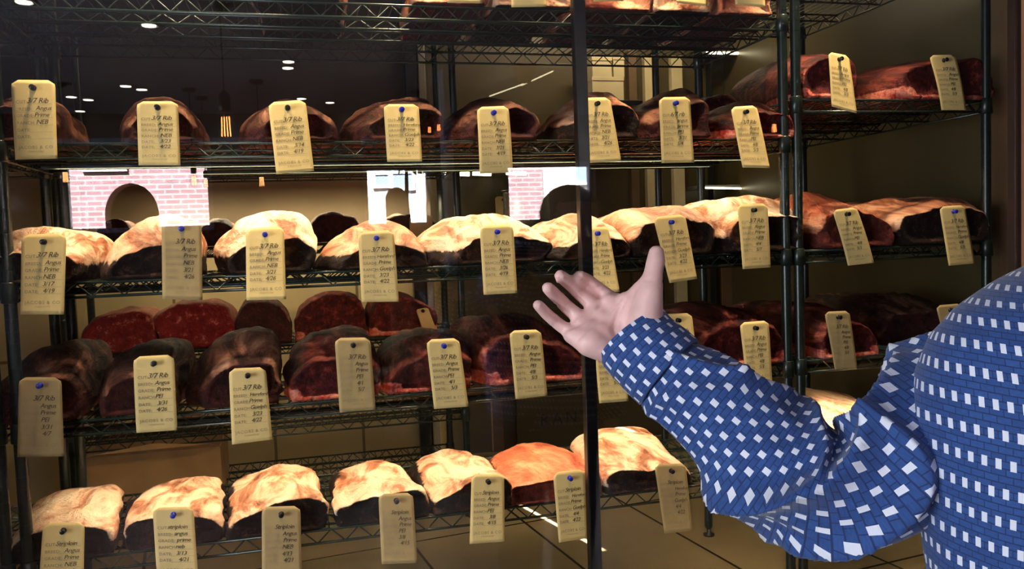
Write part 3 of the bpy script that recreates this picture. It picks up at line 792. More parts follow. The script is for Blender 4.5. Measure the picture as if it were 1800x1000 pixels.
def make_tag(label, corners, writing, pin='blue', Y=-0.034, m='tag', pinpos=(0.5, 0.10), bend=0.004, seed=0, style=0, grp='paper tags', Ypin=None):
    """corners in photo px: TL, TR, BR, BL of the hanging tag"""
    rnd = random.Random(seed)
    C4 = [P(c[0], c[1], Y) for c in corners]
    tw = (C4[1]-C4[0]).length; th = (C4[3]-C4[0]).length
    bx = rnd.uniform(-1, 1)*bend; by = rnd.uniform(-0.4, 1)*bend*1.6
    def mp_(u, v, off=0.0):
        p = C4[0]*(1-u)*(1-v)+C4[1]*u*(1-v)+C4[2]*u*v+C4[3]*(1-u)*v
        p = p.copy()
        p.y += -abs(by)*math.sin(v*math.pi*0.9)*0.8+bx*(u-0.5)*v*2-by*1.6*v*v*v-off
        return p
    root = empty('paper_tag', mp_(*pinpos)); tag(root, label, 'tag', grp)
    # card with clipped corners
    nu, nv = 10, 20
    bm = bmesh.new(); lay = []
    for s in (0, 1):
        grid = []
        for j in range(nv+1):
            v = j/nv; row = []
            ins = max(0.0, (0.055-v)/0.055)*0.16
            for i in range(nu+1):
                u = ins+(1-2*ins)*i/nu
                row.append(bm.verts.new(mp_(u, v, 0.0 if s == 0 else -0.0007)))
            grid.append(row)
        lay.append(grid)
    for s in (0, 1):
        g_ = lay[s]
        for j in range(nv):
            for i in range(nu):
                f = (g_[j][i], g_[j+1][i], g_[j+1][i+1], g_[j][i+1])
                bm.faces.new(f if s == 0 else f[::-1])
    ed = [(0, i) for i in range(nu+1)]+[(j, nu) for j in range(1, nv+1)]+[(nv, i) for i in range(nu-1, -1, -1)]+[(j, 0) for j in range(nv-1, 0, -1)]
    for a_, b_ in zip(ed, ed[1:]+ed[:1]):
        bm.faces.new((lay[0][a_[0]][a_[1]], lay[0][b_[0]][b_[1]], lay[1][b_[0]][b_[1]], lay[1][a_[0]][a_[1]]))
    obj('card', bm, M[m], root, True)
    W, H = 0.079, 0.159       # design size of the card
    def put(bm, vf, off=0.0006):
        vs = [bm.verts.new(mp_(x/W, -y/H, off)) for x, y in vf[0]]
        for f in vf[1]:
            try: bm.faces.new([vs[i] for i in f])
            except ValueError: pass
    if writing is not None:
        bm = bmesh.new()
        for fr, wd in zip(LINES, WORDS):
            put(bm, glyphs(wd, 0.0085, 0.0, 0.007, -fr*H, 'LEFT', 0.0002, 1.1))
            x0 = 0.029
            for k in range(4):
                xa, xb = x0+(0.073-x0)*k/4, x0+(0.073-x0)*(k+1)/4
                y_ = -fr*H-0.0012
                put(bm, ([(xa, y_), (xb, y_), (xb, y_-0.0005), (xa, y_-0.0005)], [(0, 1, 2, 3)]))
        put(bm, glyphs('JACOBS & CO', 0.0092, 0.0, W/2, -0.87*H, 'CENTER', 0.0, 1.15))
        put(bm, glyphs('STEAKHOUSE', 0.0044, 0.0, W/2, -0.915*H, 'CENTER', 0.0, 1.1))
        obj('printed_form', bm, M['print'], root)
        bm = bmesh.new()
        for k, (fr, wd) in enumerate(zip(LINES, writing)):
            if not wd: continue
            sz = (0.0150 if k == 0 else 0.0125)*(0.86 if len(wd) > 7 else 1)
            x = 0.026 if k == 0 else 0.040+rnd.uniform(-0.002, 0.003)
            put(bm, glyphs(wd, sz, 0.28, round(x, 3), round(-fr*H+0.0005, 4), 'LEFT', 0.0, 0.92), 0.0009)
        obj('handwriting', bm, M['ink'], root)
    # push pin
    pc = mp_(pinpos[0], pinpos[1])
    bm = bmesh.new()
    lathe(bm, [(0.0008, 0.034), (0.0009, 0.004), (0.0055, 0.003), (0.0060, 0.0012), (0.0034, 0.0), (0.0034, -0.006), (0.0056, -0.0085), (0.0056, -0.0100), (0.0048, -0.0108)], (pc.x, pc.y-0.002, pc.z), 16, 'Y')
    obj('push_pin', bm, M['pinblue'] if pin == 'blue' else M['pinblack'], root, True)
    settle(root)
    return root
A1 = ['3/7 Rib', 'Angus', 'Prime', 'NEB', '3/21', '4/26']
A2 = ['3/7 Rib', 'Hereford', 'Prime', 'Guelph', '3/23', '4/22']
A3 = ['3/7 Rib', 'Angus', 'Prime', 'PEI', '3/31', '4/26']
A4 = ['Striploin', 'Angus', 'Prime', 'PEI', '3/8', '4/15']
A5 = ['Striploin', 'Angus', 'Prime', 'NEB', '3/13', '4/21']
A6 = ['Striploin', 'Hereford', 'Prime', 'Guelph', '4/4', '4/22']
def W_(base, a, b): return base[:4]+[a, b]
T = [
 # second shelf
 ('large cream tag at the left end of the second shelf', [(19,140),(97,141),(102,279),(25,280)], W_(A1,'',''), 'black', 'tag'),
 ('cream tag on the second roast from left, second shelf, half washed by bluish ceiling reflection', [(240,178),(313,178),(318,291),(243,290)], W_(A1,'3/23','4/22'), 'black', 'tag'),
 ('tilted cream tag with black pin right of the hanging bulb reflection', [(471,180),(537,175),(552,301),(486,307)], W_(A1,'3/14','4/19'), 'black', 'tag'),
 ('greyed tag on the fourth roast of the second shelf', [(674,183),(736,183),(740,285),(680,285)], W_(A2,'3/23','4/22'), 'blue', 'tag'),
 ('tag with blue pin hanging over the lit tubes left of the mullion', [(838,188),(894,186),(902,303),(844,305)], W_(A1,'3/21','4/19'), 'blue', 'tag'),
 ('sunlit curled tag immediately right of the mullion on the second shelf', [(1022,172),(1072,171),(1089,284),(1030,287)], W_(A1,'3/21','4/26'), 'black', 'tag'),
 ('tag with blue pin reading 6/7 rib on the second shelf', [(1158,171),(1213,170),(1218,286),(1165,286)], ['6/7 rib','angus','prime','PEI','3/31','5/4'], 'blue', 'tag'),
 ('slanted tag on the red-edged roast at the right end of the second shelf', [(1284,188),(1330,185),(1350,296),(1302,295)], W_(A3,'4/8','5/3'), 'black', 'tag'),
 ('narrow twisted tag on the maroon roast of the upper right shelf', [(1456,91),(1492,98),(1500,201),(1458,188)], W_(A3,'4/8','5/3'), 'black', 'tag'),
 ('folded tag on the bright red roast at the upper right', [(1633,97),(1679,96),(1701,193),(1657,193)], W_(A3,'4/8','5/3'), 'black', 'tag'),
 # third shelf
 ('cream tag with black pin at the left end of the third shelf', [(38,412),(117,410),(115,552),(38,552)], W_(A1,'3/17','4/19'), 'black', 'tag'),
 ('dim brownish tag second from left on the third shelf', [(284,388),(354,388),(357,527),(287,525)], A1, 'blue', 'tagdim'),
 ('bright yellow tag third from left on the third shelf dated 3/21', [(432,402),(499,397),(503,525),(434,527)], A1, 'blue', 'tag'),
 ('bright tag fourth from left on the third shelf reading Hereford', [(629,408),(692,404),(701,530),(636,531)], A2, 'blue', 'tag'),
 ('tag fifth from left on the third shelf, left of the mullion', [(843,397),(902,394),(909,515),(850,518)], W_(A1,'3/26','4/19'), 'blue', 'tag'),
 ('tag partly behind the mullion and fingertips on the third shelf', [(1026,400),(1069,398),(1084,512),(1036,514)], W_(A2,'3/23','4/22'), 'blue', 'tag'),
 ('tilted tag beside the raised thumb', [(1148,382),(1204,376),(1224,490),(1173,497)], W_(A2,'3/23','4/22'), 'blue', 'tag'),
 ('tag with navy pin on the brightest roast left of the post pair', [(1296,359),(1349,357),(1357,470),(1304,473)], W_(A1,'4/4','5/7'), 'black', 'tag'),
 ('slanted tag right of the post pair on the third shelf', [(1463,369),(1506,364),(1537,462),(1493,467)], W_(A3,'4/8','5/3'), 'black', 'tag'),
 ('tag at the right end of the third shelf on the greyish roast', [(1651,363),(1696,360),(1715,463),(1666,467)], W_(A2,'4/8','5/3'), 'blue', 'tag'),
 # fourth shelf
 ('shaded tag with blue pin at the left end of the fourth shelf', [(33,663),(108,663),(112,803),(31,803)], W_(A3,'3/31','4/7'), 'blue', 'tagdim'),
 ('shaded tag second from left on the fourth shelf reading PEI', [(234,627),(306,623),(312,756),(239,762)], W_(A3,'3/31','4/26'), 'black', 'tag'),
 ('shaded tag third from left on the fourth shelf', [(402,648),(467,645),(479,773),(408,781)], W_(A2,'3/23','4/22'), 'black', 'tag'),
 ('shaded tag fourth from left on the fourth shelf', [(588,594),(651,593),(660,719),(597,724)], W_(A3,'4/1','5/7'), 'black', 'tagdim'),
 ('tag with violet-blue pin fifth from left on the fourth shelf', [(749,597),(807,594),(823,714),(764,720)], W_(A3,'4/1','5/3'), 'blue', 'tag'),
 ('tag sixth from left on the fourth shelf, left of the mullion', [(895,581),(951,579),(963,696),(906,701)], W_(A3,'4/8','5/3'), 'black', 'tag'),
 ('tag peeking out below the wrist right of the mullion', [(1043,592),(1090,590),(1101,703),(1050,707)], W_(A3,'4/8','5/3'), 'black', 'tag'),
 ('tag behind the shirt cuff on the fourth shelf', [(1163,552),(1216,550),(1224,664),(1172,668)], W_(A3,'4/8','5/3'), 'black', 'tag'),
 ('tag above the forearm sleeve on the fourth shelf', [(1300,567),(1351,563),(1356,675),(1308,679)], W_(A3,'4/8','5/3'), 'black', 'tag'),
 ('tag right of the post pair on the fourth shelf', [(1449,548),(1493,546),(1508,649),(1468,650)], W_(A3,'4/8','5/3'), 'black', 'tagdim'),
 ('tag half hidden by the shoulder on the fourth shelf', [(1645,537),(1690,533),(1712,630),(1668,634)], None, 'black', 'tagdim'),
 # bottom shelf
 ('cream tag with black pin at the left end of the bottom shelf', [(76,919),(149,917),(149,1050),(71,1052)], W_(A5,'3/13','4/21'), 'black', 'tag'),
 ('brightest white tag second from left on the bottom shelf', [(268,892),(340,890),(349,1020),(276,1022)], ['striploin','angus','prime','neb','3/13','4/21'], 'blue', 'tag'),
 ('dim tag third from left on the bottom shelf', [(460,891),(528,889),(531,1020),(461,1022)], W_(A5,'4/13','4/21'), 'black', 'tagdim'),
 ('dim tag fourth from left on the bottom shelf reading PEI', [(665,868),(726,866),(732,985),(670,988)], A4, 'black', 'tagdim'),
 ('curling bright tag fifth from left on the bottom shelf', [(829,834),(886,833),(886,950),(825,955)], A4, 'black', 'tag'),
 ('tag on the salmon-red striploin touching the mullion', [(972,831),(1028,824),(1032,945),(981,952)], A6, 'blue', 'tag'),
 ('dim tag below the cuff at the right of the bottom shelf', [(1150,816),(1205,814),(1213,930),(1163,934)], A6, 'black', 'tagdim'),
]
for k, (lb, cn, wr, pin, mt_) in enumerate(T):
    make_tag(lb, cn, wr, pin, m=mt_, seed=200+k, bend=0.006)
for k, (lb, cn) in enumerate((
  ('blank white tag hanging from the leftmost knobbly joint on the top shelf', [(783,-104),(844,-104),(848,6),(786,5)]),
  ('blank white tag second from left on the top shelf', [(896,-98),(956,-98),(959,13),(898,14)]),
  ('white tag just right of the mullion on the top shelf, barely in view', [(1036,-106),(1090,-108),(1096,2),(1042,4)]),
  ('blank white tag second from right on the top shelf', [(1180,-96),(1232,-92),(1240,13),(1188,6)]),
  ('blank white tag at the right end of the top shelf', [(1286,-98),(1338,-92),(1344,14),(1293,8)]))):
    make_tag(lb, cn, None, 'black', seed=300+k, bend=0.003, m='tag')
make_tag('small tag on the back rack behind the third shelf', [(719,380),(760,378),(760,425),(721,427)], None, 'black', Y=0.90, m='tagdim', seed=320)
make_tag('small tan tag pinned on the dull red slab of the back rack', [(731,544),(752,540),(768,582),(745,586)], None, 'black', Y=0.90, m='tagdim', seed=321)
make_tag('tall plain card standing at the back behind the arched fat roasts', [(870,345),(897,345),(900,407),(873,407)], None, 'black', Y=1.715, m='tagdim', seed=322, bend=0.002)

# ------------------------------------------------------------------ things at the back
def carton(label, x0, y0, x1, y1, Y, dep, m, open_=False):
    a, b = P(x0, y0, Y), P(x1, y1, Y)
    root = empty('carton', ((a.x+b.x)/2, Y+dep/2, b.z)); tag(root, label, 'box')
    bm = bmesh.new(); w_ = 0.004
    box(bm, (a.x, Y, b.z), (b.x, Y+w_, a.z)); box(bm, (a.x, Y+dep-w_, b.z), (b.x, Y+dep, a.z))
    box(bm, (a.x, Y+w_, b.z), (a.x+w_, Y+dep-w_, a.z)); box(bm, (b.x-w_, Y+w_, b.z), (b.x, Y+dep-w_, a.z))
    box(bm, (a.x+w_, Y+w_, b.z), (b.x-w_, Y+dep-w_, b.z+w_))
    obj('box_body', bm, M[m], root)
    if open_:
        cx = (a.x+b.x)/2
        for s in (0, 1):
            bm = bmesh.new()
            y_ = Y if s == 0 else Y+dep
            dz = 0.035 if s == 0 else 0.075
            dy = -0.03 if s == 0 else 0.02
            vs = [bm.verts.new(p) for p in ((a.x, y_, a.z), (b.x, y_, a.z), (b.x-0.03, y_+dy, a.z+dz*0.5), (cx, y_+dy, a.z+dz), (a.x+0.03, y_+dy, a.z+dz*0.4))]
            f = bm.faces.new(vs)
            r_ = bmesh.ops.extrude_face_region(bm, geom=[f])
            for v in r_['geom']:
                if isinstance(v, bmesh.types.BMVert): v.co.y += 0.004
            obj('flap', bm, M[m], root)
    else:
        bm = bmesh.new(); box(bm, (a.x-0.002, Y-0.003, a.z-0.02), (b.x+0.002, Y+dep+0.003, a.z+0.004), 0.001)
        obj('lid', bm, M[m], root)
    settle(root); return root
def on(px, py, z, Y): return None
carton('open brown cardboard box on the lowest back shelf behind the striploins', 148, 806, 392, 873, BY0+0.02, 0.28, 'card', True)
# wall shelf with cartons at the rear right of the top
zsx = P(1100, 178, 1.5)
root = empty('wall_shelf', (zsx.x, 1.6, zsx.z)); tag(root, 'dark wall shelf carrying pale cartons behind the mullion', 'shelf')
bm = bmesh.new(); a, b = P(1036, 178, 1.42), P(1130, 178, 1.42)
box(bm, (a.x, 1.42, zsx.z-0.03), (b.x, 1.735, zsx.z-0.008), 0.002); obj('board', bm, M['black'], root)
for xx in (a.x+0.03, b.x-0.05):
    bm = bmesh.new(); box(bm, (xx, 1.46, zsx.z-0.15), (xx+0.015, 1.475, zsx.z-0.03)); box(bm, (xx, 1.46, zsx.z-0.16), (xx+0.015, 1.735, zsx.z-0.145)); obj('bracket', bm, M['black'], root)
settle(root)
zq = zsx.z-0.008
def carton2(label, px0, px1, z0, z1, Y, dep):
    a, b = P(px0, 140, Y), P(px1, 140, Y)
    root = empty('carton', ((a.x+b.x)/2, Y+dep/2, z0)); tag(root, label, 'box', 'pale cartons on the wall shelf')
    bm = bmesh.new(); box(bm, (a.x, Y, z0), (b.x, Y+dep, z1-0.012), 0.001); obj('box_body', bm, M['whitebox'], root)
    bm = bmesh.new(); box(bm, (a.x-0.002, Y-0.002, z1-0.016), (b.x+0.002, Y+dep+0.002, z1), 0.001); obj('lid', bm, M['whitebox'], root)
    settle(root)
h1 = P(1060, 135, 1.46).z
h2 = P(1060, 100, 1.46).z
carton2('lower pale carton on the wall shelf behind the mullion', 1041, 1096, zq, h1, 1.46, 0.2)
carton2('upper left pale carton stacked on the wall shelf', 1042, 1076, h1, h2, 1.46, 0.2)
carton2('upper right pale carton stacked on the wall shelf', 1079, 1098, h1, h2+0.005, 1.46, 0.2)
# big pot silhouette on the rear counter
ct = P(900, 402, 1.3)
struct(slab('trim_13', (P(770, 410, 1.3).x, 1.18, ct.z-0.05), (P(1060, 410, 1.3).x, 1.735, ct.z-0.01), M['black'], 0.003))
def pot(label, px0, px1, pyt, Y, name, m, prof):
    a, b = P(px0, 380, Y), P(px1, 380, Y)
    zt = P((px0+px1)/2, pyt, Y).z; zb = ct.z-0.01
    r = (b.x-a.x)/2; h = zt-zb
    root = empty(name, ((a.x+b.x)/2, Y, zb)); tag(root, label, 'pot')
    bm = bmesh.new(); lathe(bm, [(r*p, zb+h*q) for p, q in prof], ((a.x+b.x)/2, Y, 0), 32)
    obj('pot_body', bm, m, root, True)
    bm = bmesh.new(); lathe(bm, [(r*0.98, zt-0.006), (r*1.06, zt-0.004), (r*1.06, zt), (r*0.95, zt)], ((a.x+b.x)/2, Y, 0), 32)
    obj('rim', bm, m, root, True)
    settle(root)
pot('large dark steel pot seen through the glass left of the mullion', 886, 966, 334, 1.36, 'stock_pot', M['steel'], [(0.90, 0), (0.97, 0.04), (1, 0.4), (0.99, 0.9), (0.97, 1.0)])
# lettered paper on the rear wall
a, b = P(905, 690, 1.728), P(1030, 790, 1.728)
root = empty('lettered_panel', ((a.x+b.x)/2, 1.72, b.z)); tag(root, 'dark olive crate panel with faint letters between the fourth and bottom shelves', 'panel')
bm = bmesh.new(); box(bm, (a.x, 1.704, b.z), (b.x, 1.72, a.z), 0.002); obj('board', bm, M['olive'], root)
vf = glyphs('RANTE', 0.075, 0.0, 0.0, 0.0, 'LEFT', 0.0, 1.35)
pa = P(950, 748, 1.70)
bm = bmesh.new(); vs = [bm.verts.new((pa.x+x, 1.7025, pa.z+y)) for x, y in vf[0]]
for f in vf[1]: bm.faces.new([vs[i] for i in f])
obj('lettering', bm, M['black'], root); settle(root)

# ------------------------------------------------------------------ the dining room behind the visitor (seen mirrored in the glass)
YW = 2*YG-7.0            # inner face of the street wall
ZCE = R(220, 200, 7.0).z
struct(slab('floor_dining', (-6, -16, -0.08), (7, YG-0.06, 0.0), M['darkfloor']))
struct(slab('ceiling_dining', (-6, YW, ZCE), (7, YG-0.06, ZCE+0.08), M['ceil']))
struct(slab('wall_left_dining', (-6.06, YW, 0), (-6, YG, ZCE), M['tanwall']))
struct(slab('wall_right_dining', (7, YW, 0), (7.06, YG, ZCE), M['tanwall']))
struct(slab('wall_header', (-6, YG-0.06, ZC-0.02), (7, YG+0.02, ZCE), M['black']))
struct(slab('wall_front_left', (-6, YG-0.06, 0), (gx0, YG+0.02, ZCE), M['tanwall']))
wins = []
for x0, x1, y0, y1 in ((103, 377, 287, 404), (637, 763, 290, 398), (888, 1049, 285, 390)):
    a, b = R(x0, y0, 7.0), R(x1, y1, 7.0)
    wins.append((a.x, b.x, b.z, a.z))

xs = -6
n = 0
for a_, b_, lo, hi in wins:
    struct(slab(f'wall_street_{"abcdefg"[n]}', (xs, YW-0.25, 0), (a_, YW, ZCE), M['tanwall'])); n += 1
    struct(slab(f'wall_street_{"abcdefg"[n]}', (a_, YW-0.25, 0), (b_, YW, lo), M['tanwall'])); n += 1
    xs = b_
    bm = bmesh.new(); f_ = 0.05
    box(bm, (a_, YW-0.16, lo), (a_+f_, YW-0.08, hi)); box(bm, (b_-f_, YW-0.16, lo), (b_, YW-0.08, hi))
    box(bm, (a_+f_, YW-0.16, lo), (b_-f_, YW-0.08, lo+f_)); box(bm, (a_+f_, YW-0.16, hi-f_), (b_-f_, YW-0.08, hi))
    o = struct(obj(f'window_{len(bpy.data.worlds)+n//2+1}', bm, M['bluepaint']))
struct(slab('wall_street_g', (xs, YW-0.25, 0), (7, YW, ZCE), M['tanwall']))
for i, (a_, b_, lo, hi) in enumerate(wins):
    struct(slab(f'wall_lintel_{"abc"[i]}', (a_, YW-0.25, hi), (b_, YW, ZCE), M['tanwall']))
# street and facade
YB = 2*YG-13.0
def facade(name, label, x0, x1, z0, z1, m, Yv, arch=None):
    root = empty(name, ((x0+x1)/2, 2*YG-Yv, 0)); tag(root, label, 'building')
    Y = 2*YG-Yv
    bm = bmesh.new()
    if arch:
        ax0, ax1, az = arch; axc = (ax0+ax1)/2; ar = (ax1-ax0)/2; azs = az-ar*1.25
        outer = [(x0, z0), (x0, z1), (x1, z1), (x1, z0), (ax1, z0), (ax1, azs)]
        N_ = 20
        arcp = [(axc+ar*math.cos(math.pi*k/N_), azs+ar*1.25*math.sin(math.pi*k/N_)) for k in range(1, N_)]
        outer += arcp+[(ax0, azs), (ax0, z0)]
        v0 = [bm.verts.new((x, Y, z)) for x, z in outer]; v1 = [bm.verts.new((x, Y-0.45, z)) for x, z in outer]
        e0 = [bm.edges.new((v0[i], v0[(i+1) % len(v0)])) for i in range(len(v0))]
        bmesh.ops.triangle_fill(bm, edges=e0, use_beauty=True)
        e1 = [bm.edges.new((v1[i], v1[(i+1) % len(v1)])) for i in range(len(v1))]
        bmesh.ops.triangle_fill(bm, edges=e1, use_beauty=True)
        for i in range(len(v0)):
            j = (i+1) % len(v0)
            bm.faces.new((v0[i], v0[j], v1[j], v1[i]))
    else:
        box(bm, (x0, Y-0.4, z0), (x1, Y, z1))
    obj('facade_wall', bm, m, root)
    if arch:
        bm = bmesh.new(); box(bm, (ax0-0.3, Y-2.6, 0), (ax1+0.3, Y-2.5, az+0.3)); box(bm, (ax0-0.4, Y-2.6, 0), (ax0-0.3, Y-0.45, az+0.3)); box(bm, (ax1+0.3, Y-2.6, 0), (ax1+0.4, Y-0.45, az+0.3)); box(bm, (ax0-0.4, Y-2.6, az+0.3), (ax1+0.4, Y-0.45, az+0.4))
        obj('passage', bm, M['darkcloth'], root)
    settle(root)
    return root, Y
aL, aR = R(176, 400, 13).x, R(283, 400, 13).x
root, Yf_ = facade('brick_building', 'lilac-pink brick building with an arched passage, mirrored in the glass at left', R(60, 300, 13).x, R(500, 300, 13).x, 0, 9, M['brick'], 13, (R(186, 400, 13).x, R(281, 400, 13).x, R(235, 322, 13).z))
def relief(label, px0, py0, px1, py1, Yv, m, dy=0.12, nm='stone_band', cat='band'):
    a, b = R(px0, py0, Yv), R(px1, py1, Yv)
    bm = bmesh.new(); box(bm, (a.x, a.y-dy*0.5, b.z), (b.x, a.y+dy, a.z)); o = obj(nm, bm, m); tag(o, label, cat); return o
facade('pale_building', 'white sunlit shopfront mirrored in the middle window', R(600, 300, 14).x, R(800, 300, 14).x, 0, 9, M['pale_render'], 14)
facade('brick_building', 'second brick building mirrored beside the black mullion', R(860, 300, 13).x, R(953, 300, 13).x, 0, 9, M['brick'], 13)
facade('pale_building', 'white sunlit building mirrored behind the black mullion', R(955, 300, 13.4).x, R(1120, 300, 13.4).x, 0, 9, M['pale_render'], 13.4)
def pane(label, parent_label, px0, py0, px1, py1, Yv):
    a, b = R(px0, py0, Yv), R(px1, py1, Yv)
    root = empty('street_window', ((a.x+b.x)/2, a.y, b.z)); tag(root, label, 'window')
    bm = bmesh.new(); box(bm, (a.x, a.y, b.z), (b.x, a.y+0.03, a.z)); obj('window_pane', bm, M['bluepaint'], root)
    bm = bmesh.new(); t_ = 0.05
    for q in ((a.x-t_, a.x), (b.x, b.x+t_)): box(bm, (q[0], a.y, b.z), (q[1], a.y+0.06, a.z))
    box(bm, (a.x-t_, a.y, a.z), (b.x+t_, a.y+0.06, a.z+t_)); box(bm, (a.x-t_, a.y, b.z-t_), (b.x+t_, a.y+0.06, b.z)); obj('window_frame', bm, M['pale_render'], root)
    settle(root)
pane('blue window of the white shopfront, left one', '', 659, 308, 683, 326, 13.98)
pane('blue window of the white shopfront, right one', '', 690, 306, 725, 330, 13.98)
pane('blue window of the white building behind the mullion', '', 1010, 286, 1060, 320, 13.38)
pane('dark upright window at the top of the arched brick building', '', 150, 287, 218, 296, 12.98)
struct(slab('ground', (-14, -40, -0.12), (16, YW-0.25, -0.02), M['streetground']))
# blue-grey duct below the ceiling, beams
def duct(label, px0, py0, px1, py1, Yv, m='bluepaint', dy=0.2, nm='air_duct', cat='duct'):
    a, b = R(px0, py0, Yv), R(px1, py1, Yv)
    bm = bmesh.new(); box(bm, (min(a.x, b.x), a.y-dy, min(a.z, b.z)), (max(a.x, b.x), a.y, max(a.z, b.z)), 0.01)
    return tag(obj(nm, bm, M[m]), label, cat)
duct('long blue-grey rail above the left window, mirrored', 88, 243, 470, 250, 6.6, dy=0.15, nm='curtain_rail', cat='rail')
duct('blue-grey rail above the middle window, mirrored', 636, 240, 766, 252, 6.6, dy=0.15, nm='curtain_rail', cat='rail')
o = duct('tall blue-grey square column mirrored left of the mullion', 773, 20, 806, 480, 4.6, dy=0.25, nm='column', cat='column')
# pendants
def pendant(label, px, py, wpx, Yv, lit='bulbfil', tilt=0):
    c = R(px, py, Yv)
    s = wpx/F*((Yv-CAM.y)/0.97)     # bulb diameter
    root = empty('pendant_lamp', (c.x, c.y, c.z)); tag(root, label, 'lamp', 'pendant bulbs of the dining room')
    bm = bmesh.new(); tube(bm, [(c.x, c.y, c.z+s*2.0), (c.x, c.y, ZCE-0.01)], 0.004, 6); obj('cord', bm, M['black'], root, True)
    bm = bmesh.new(); lathe(bm, [(0.05, ZCE-0.03), (0.06, ZCE-0.005), (0.06, ZCE)], (c.x, c.y, 0), 16); obj('canopy', bm, M['black'], root, True)
    bm = bmesh.new(); lathe(bm, [(s*0.28, c.z+s*0.85), (s*0.34, c.z+s*0.95), (s*0.34, c.z+s*1.8), (s*0.18, c.z+s*2.05)], (c.x, c.y, 0), 16); obj('socket', bm, M['black'], root, True)
    bm = bmesh.new(); lathe(bm, [(s*0.05, c.z-s*0.95), (s*0.28, c.z-s*0.82), (s*0.48, c.z-s*0.35), (s*0.50, c.z), (s*0.40, c.z+s*0.5), (s*0.26, c.z+s*0.88)], (c.x, c.y, 0), 20); g_ = obj('bulb', bm, M['bulbglass'], root, True)
    bm = bmesh.new()
    for k in range(4):
        x = (k-1.5)*s*0.17
        tube(bm, [(c.x+x, c.y+(k % 2-0.5)*s*0.1, c.z-s*0.6), (c.x+x*0.8, c.y, c.z+s*0.55)], s*0.035, 5)
    obj('filament', bm, M[lit], g_)
    settle(root)
pendant('large glowing orange bulb hanging over the second shelf at left, mirrored', 397, 222, 27, 3.0)
pendant('amber bulb left of the tilted tag, mirrored', 460, 319, 13, 5.2, 'bulbdim')
pendant('amber bulb in front of the left street window, mirrored', 115, 311, 13, 5.4, 'bulbdim')
pendant('pale bulb at the right side of the left street window, mirrored', 341, 317, 13, 5.6, 'bulbdim')
pendant('outermost pale bulb at the right side of the left street window, mirrored', 362, 322, 10, 6.0, 'bulbdim')
pendant('pale bulb in front of the middle street window, mirrored', 739, 316, 12, 5.6, 'bulbdim')
pendant('orange bulb left of the blue-grey column, mirrored', 755, 228, 8, 4.4)
pendant('orange bulb right at the blue-grey column, mirrored', 771, 224, 9, 4.0)
pendant('orange bulb near the post pair, mirrored', 1361, 225, 13, 3.4)
# downlights
for k, (px, py) in enumerate(((221,151),(249,157),(125,170),(155,175),(507,108),(506,119),(530,173),(141,195),(580,180),(42,3),(262,44))):
    d_ = ray(px, py); z_ = ZCE-0.003
    p = CAM+d_*((z_-CAM.z)/d_.z)
    c = Vector((p.x, 2*YG-p.y, z_))
    if c.y < YW+0.1: c.y = YW+0.2+0.05*k
    root = empty('downlight', c); tag(root, 'small round recessed downlight in the dark dining room ceiling', 'light', 'recessed downlights')
    bm = bmesh.new(); lathe(bm, [(0.045, ZCE-0.006), (0.06, ZCE-0.008), (0.062, ZCE)], (c.x, c.y, 0), 16); obj('trim_ring', bm, M['ledhouse'], root, True)
    bm = bmesh.new(); lathe(bm, [(0.040, ZCE-0.010), (0.043, ZCE-0.006)], (c.x, c.y, 0), 16); obj('lens', bm, M['spotlit'], root, True)
    settle(root)
# slanting light line
a, b = R(861, 169, 5.2), R(919, 148, 4.6)
c, d = R(917, 150, 4.6), R(972, 125, 4.2)
for k, (p, q, lb) in enumerate(((a, b, 'lower half of the slanting white light line, mirrored'), (c, d, 'upper half of the slanting white light line, mirrored'))):
    bm = bmesh.new(); tube(bm, [p, q], 0.006, 8); o = obj('light_line', bm, M['led'], None, True); tag(o, lb, 'light', 'slanting light line')
# lampshade
c = R(924, 128, 4.0)
root = empty('cone_lamp', c); tag(root, 'small terracotta cone shade mirrored above the light line', 'lamp')
bm = bmesh.new(); lathe(bm, [(0.035, c.z-0.07), (0.10, c.z+0.06), (0.095, c.z+0.06), (0.032, c.z-0.065)], (c.x, c.y, 0), 20); obj('shade', bm, M['terracotta'], root, True)
bm = bmesh.new(); tube(bm, [(c.x, c.y, c.z+0.05), (c.x, c.y, ZCE)], 0.004, 6); obj('cord', bm, M['black'], root); settle(root)
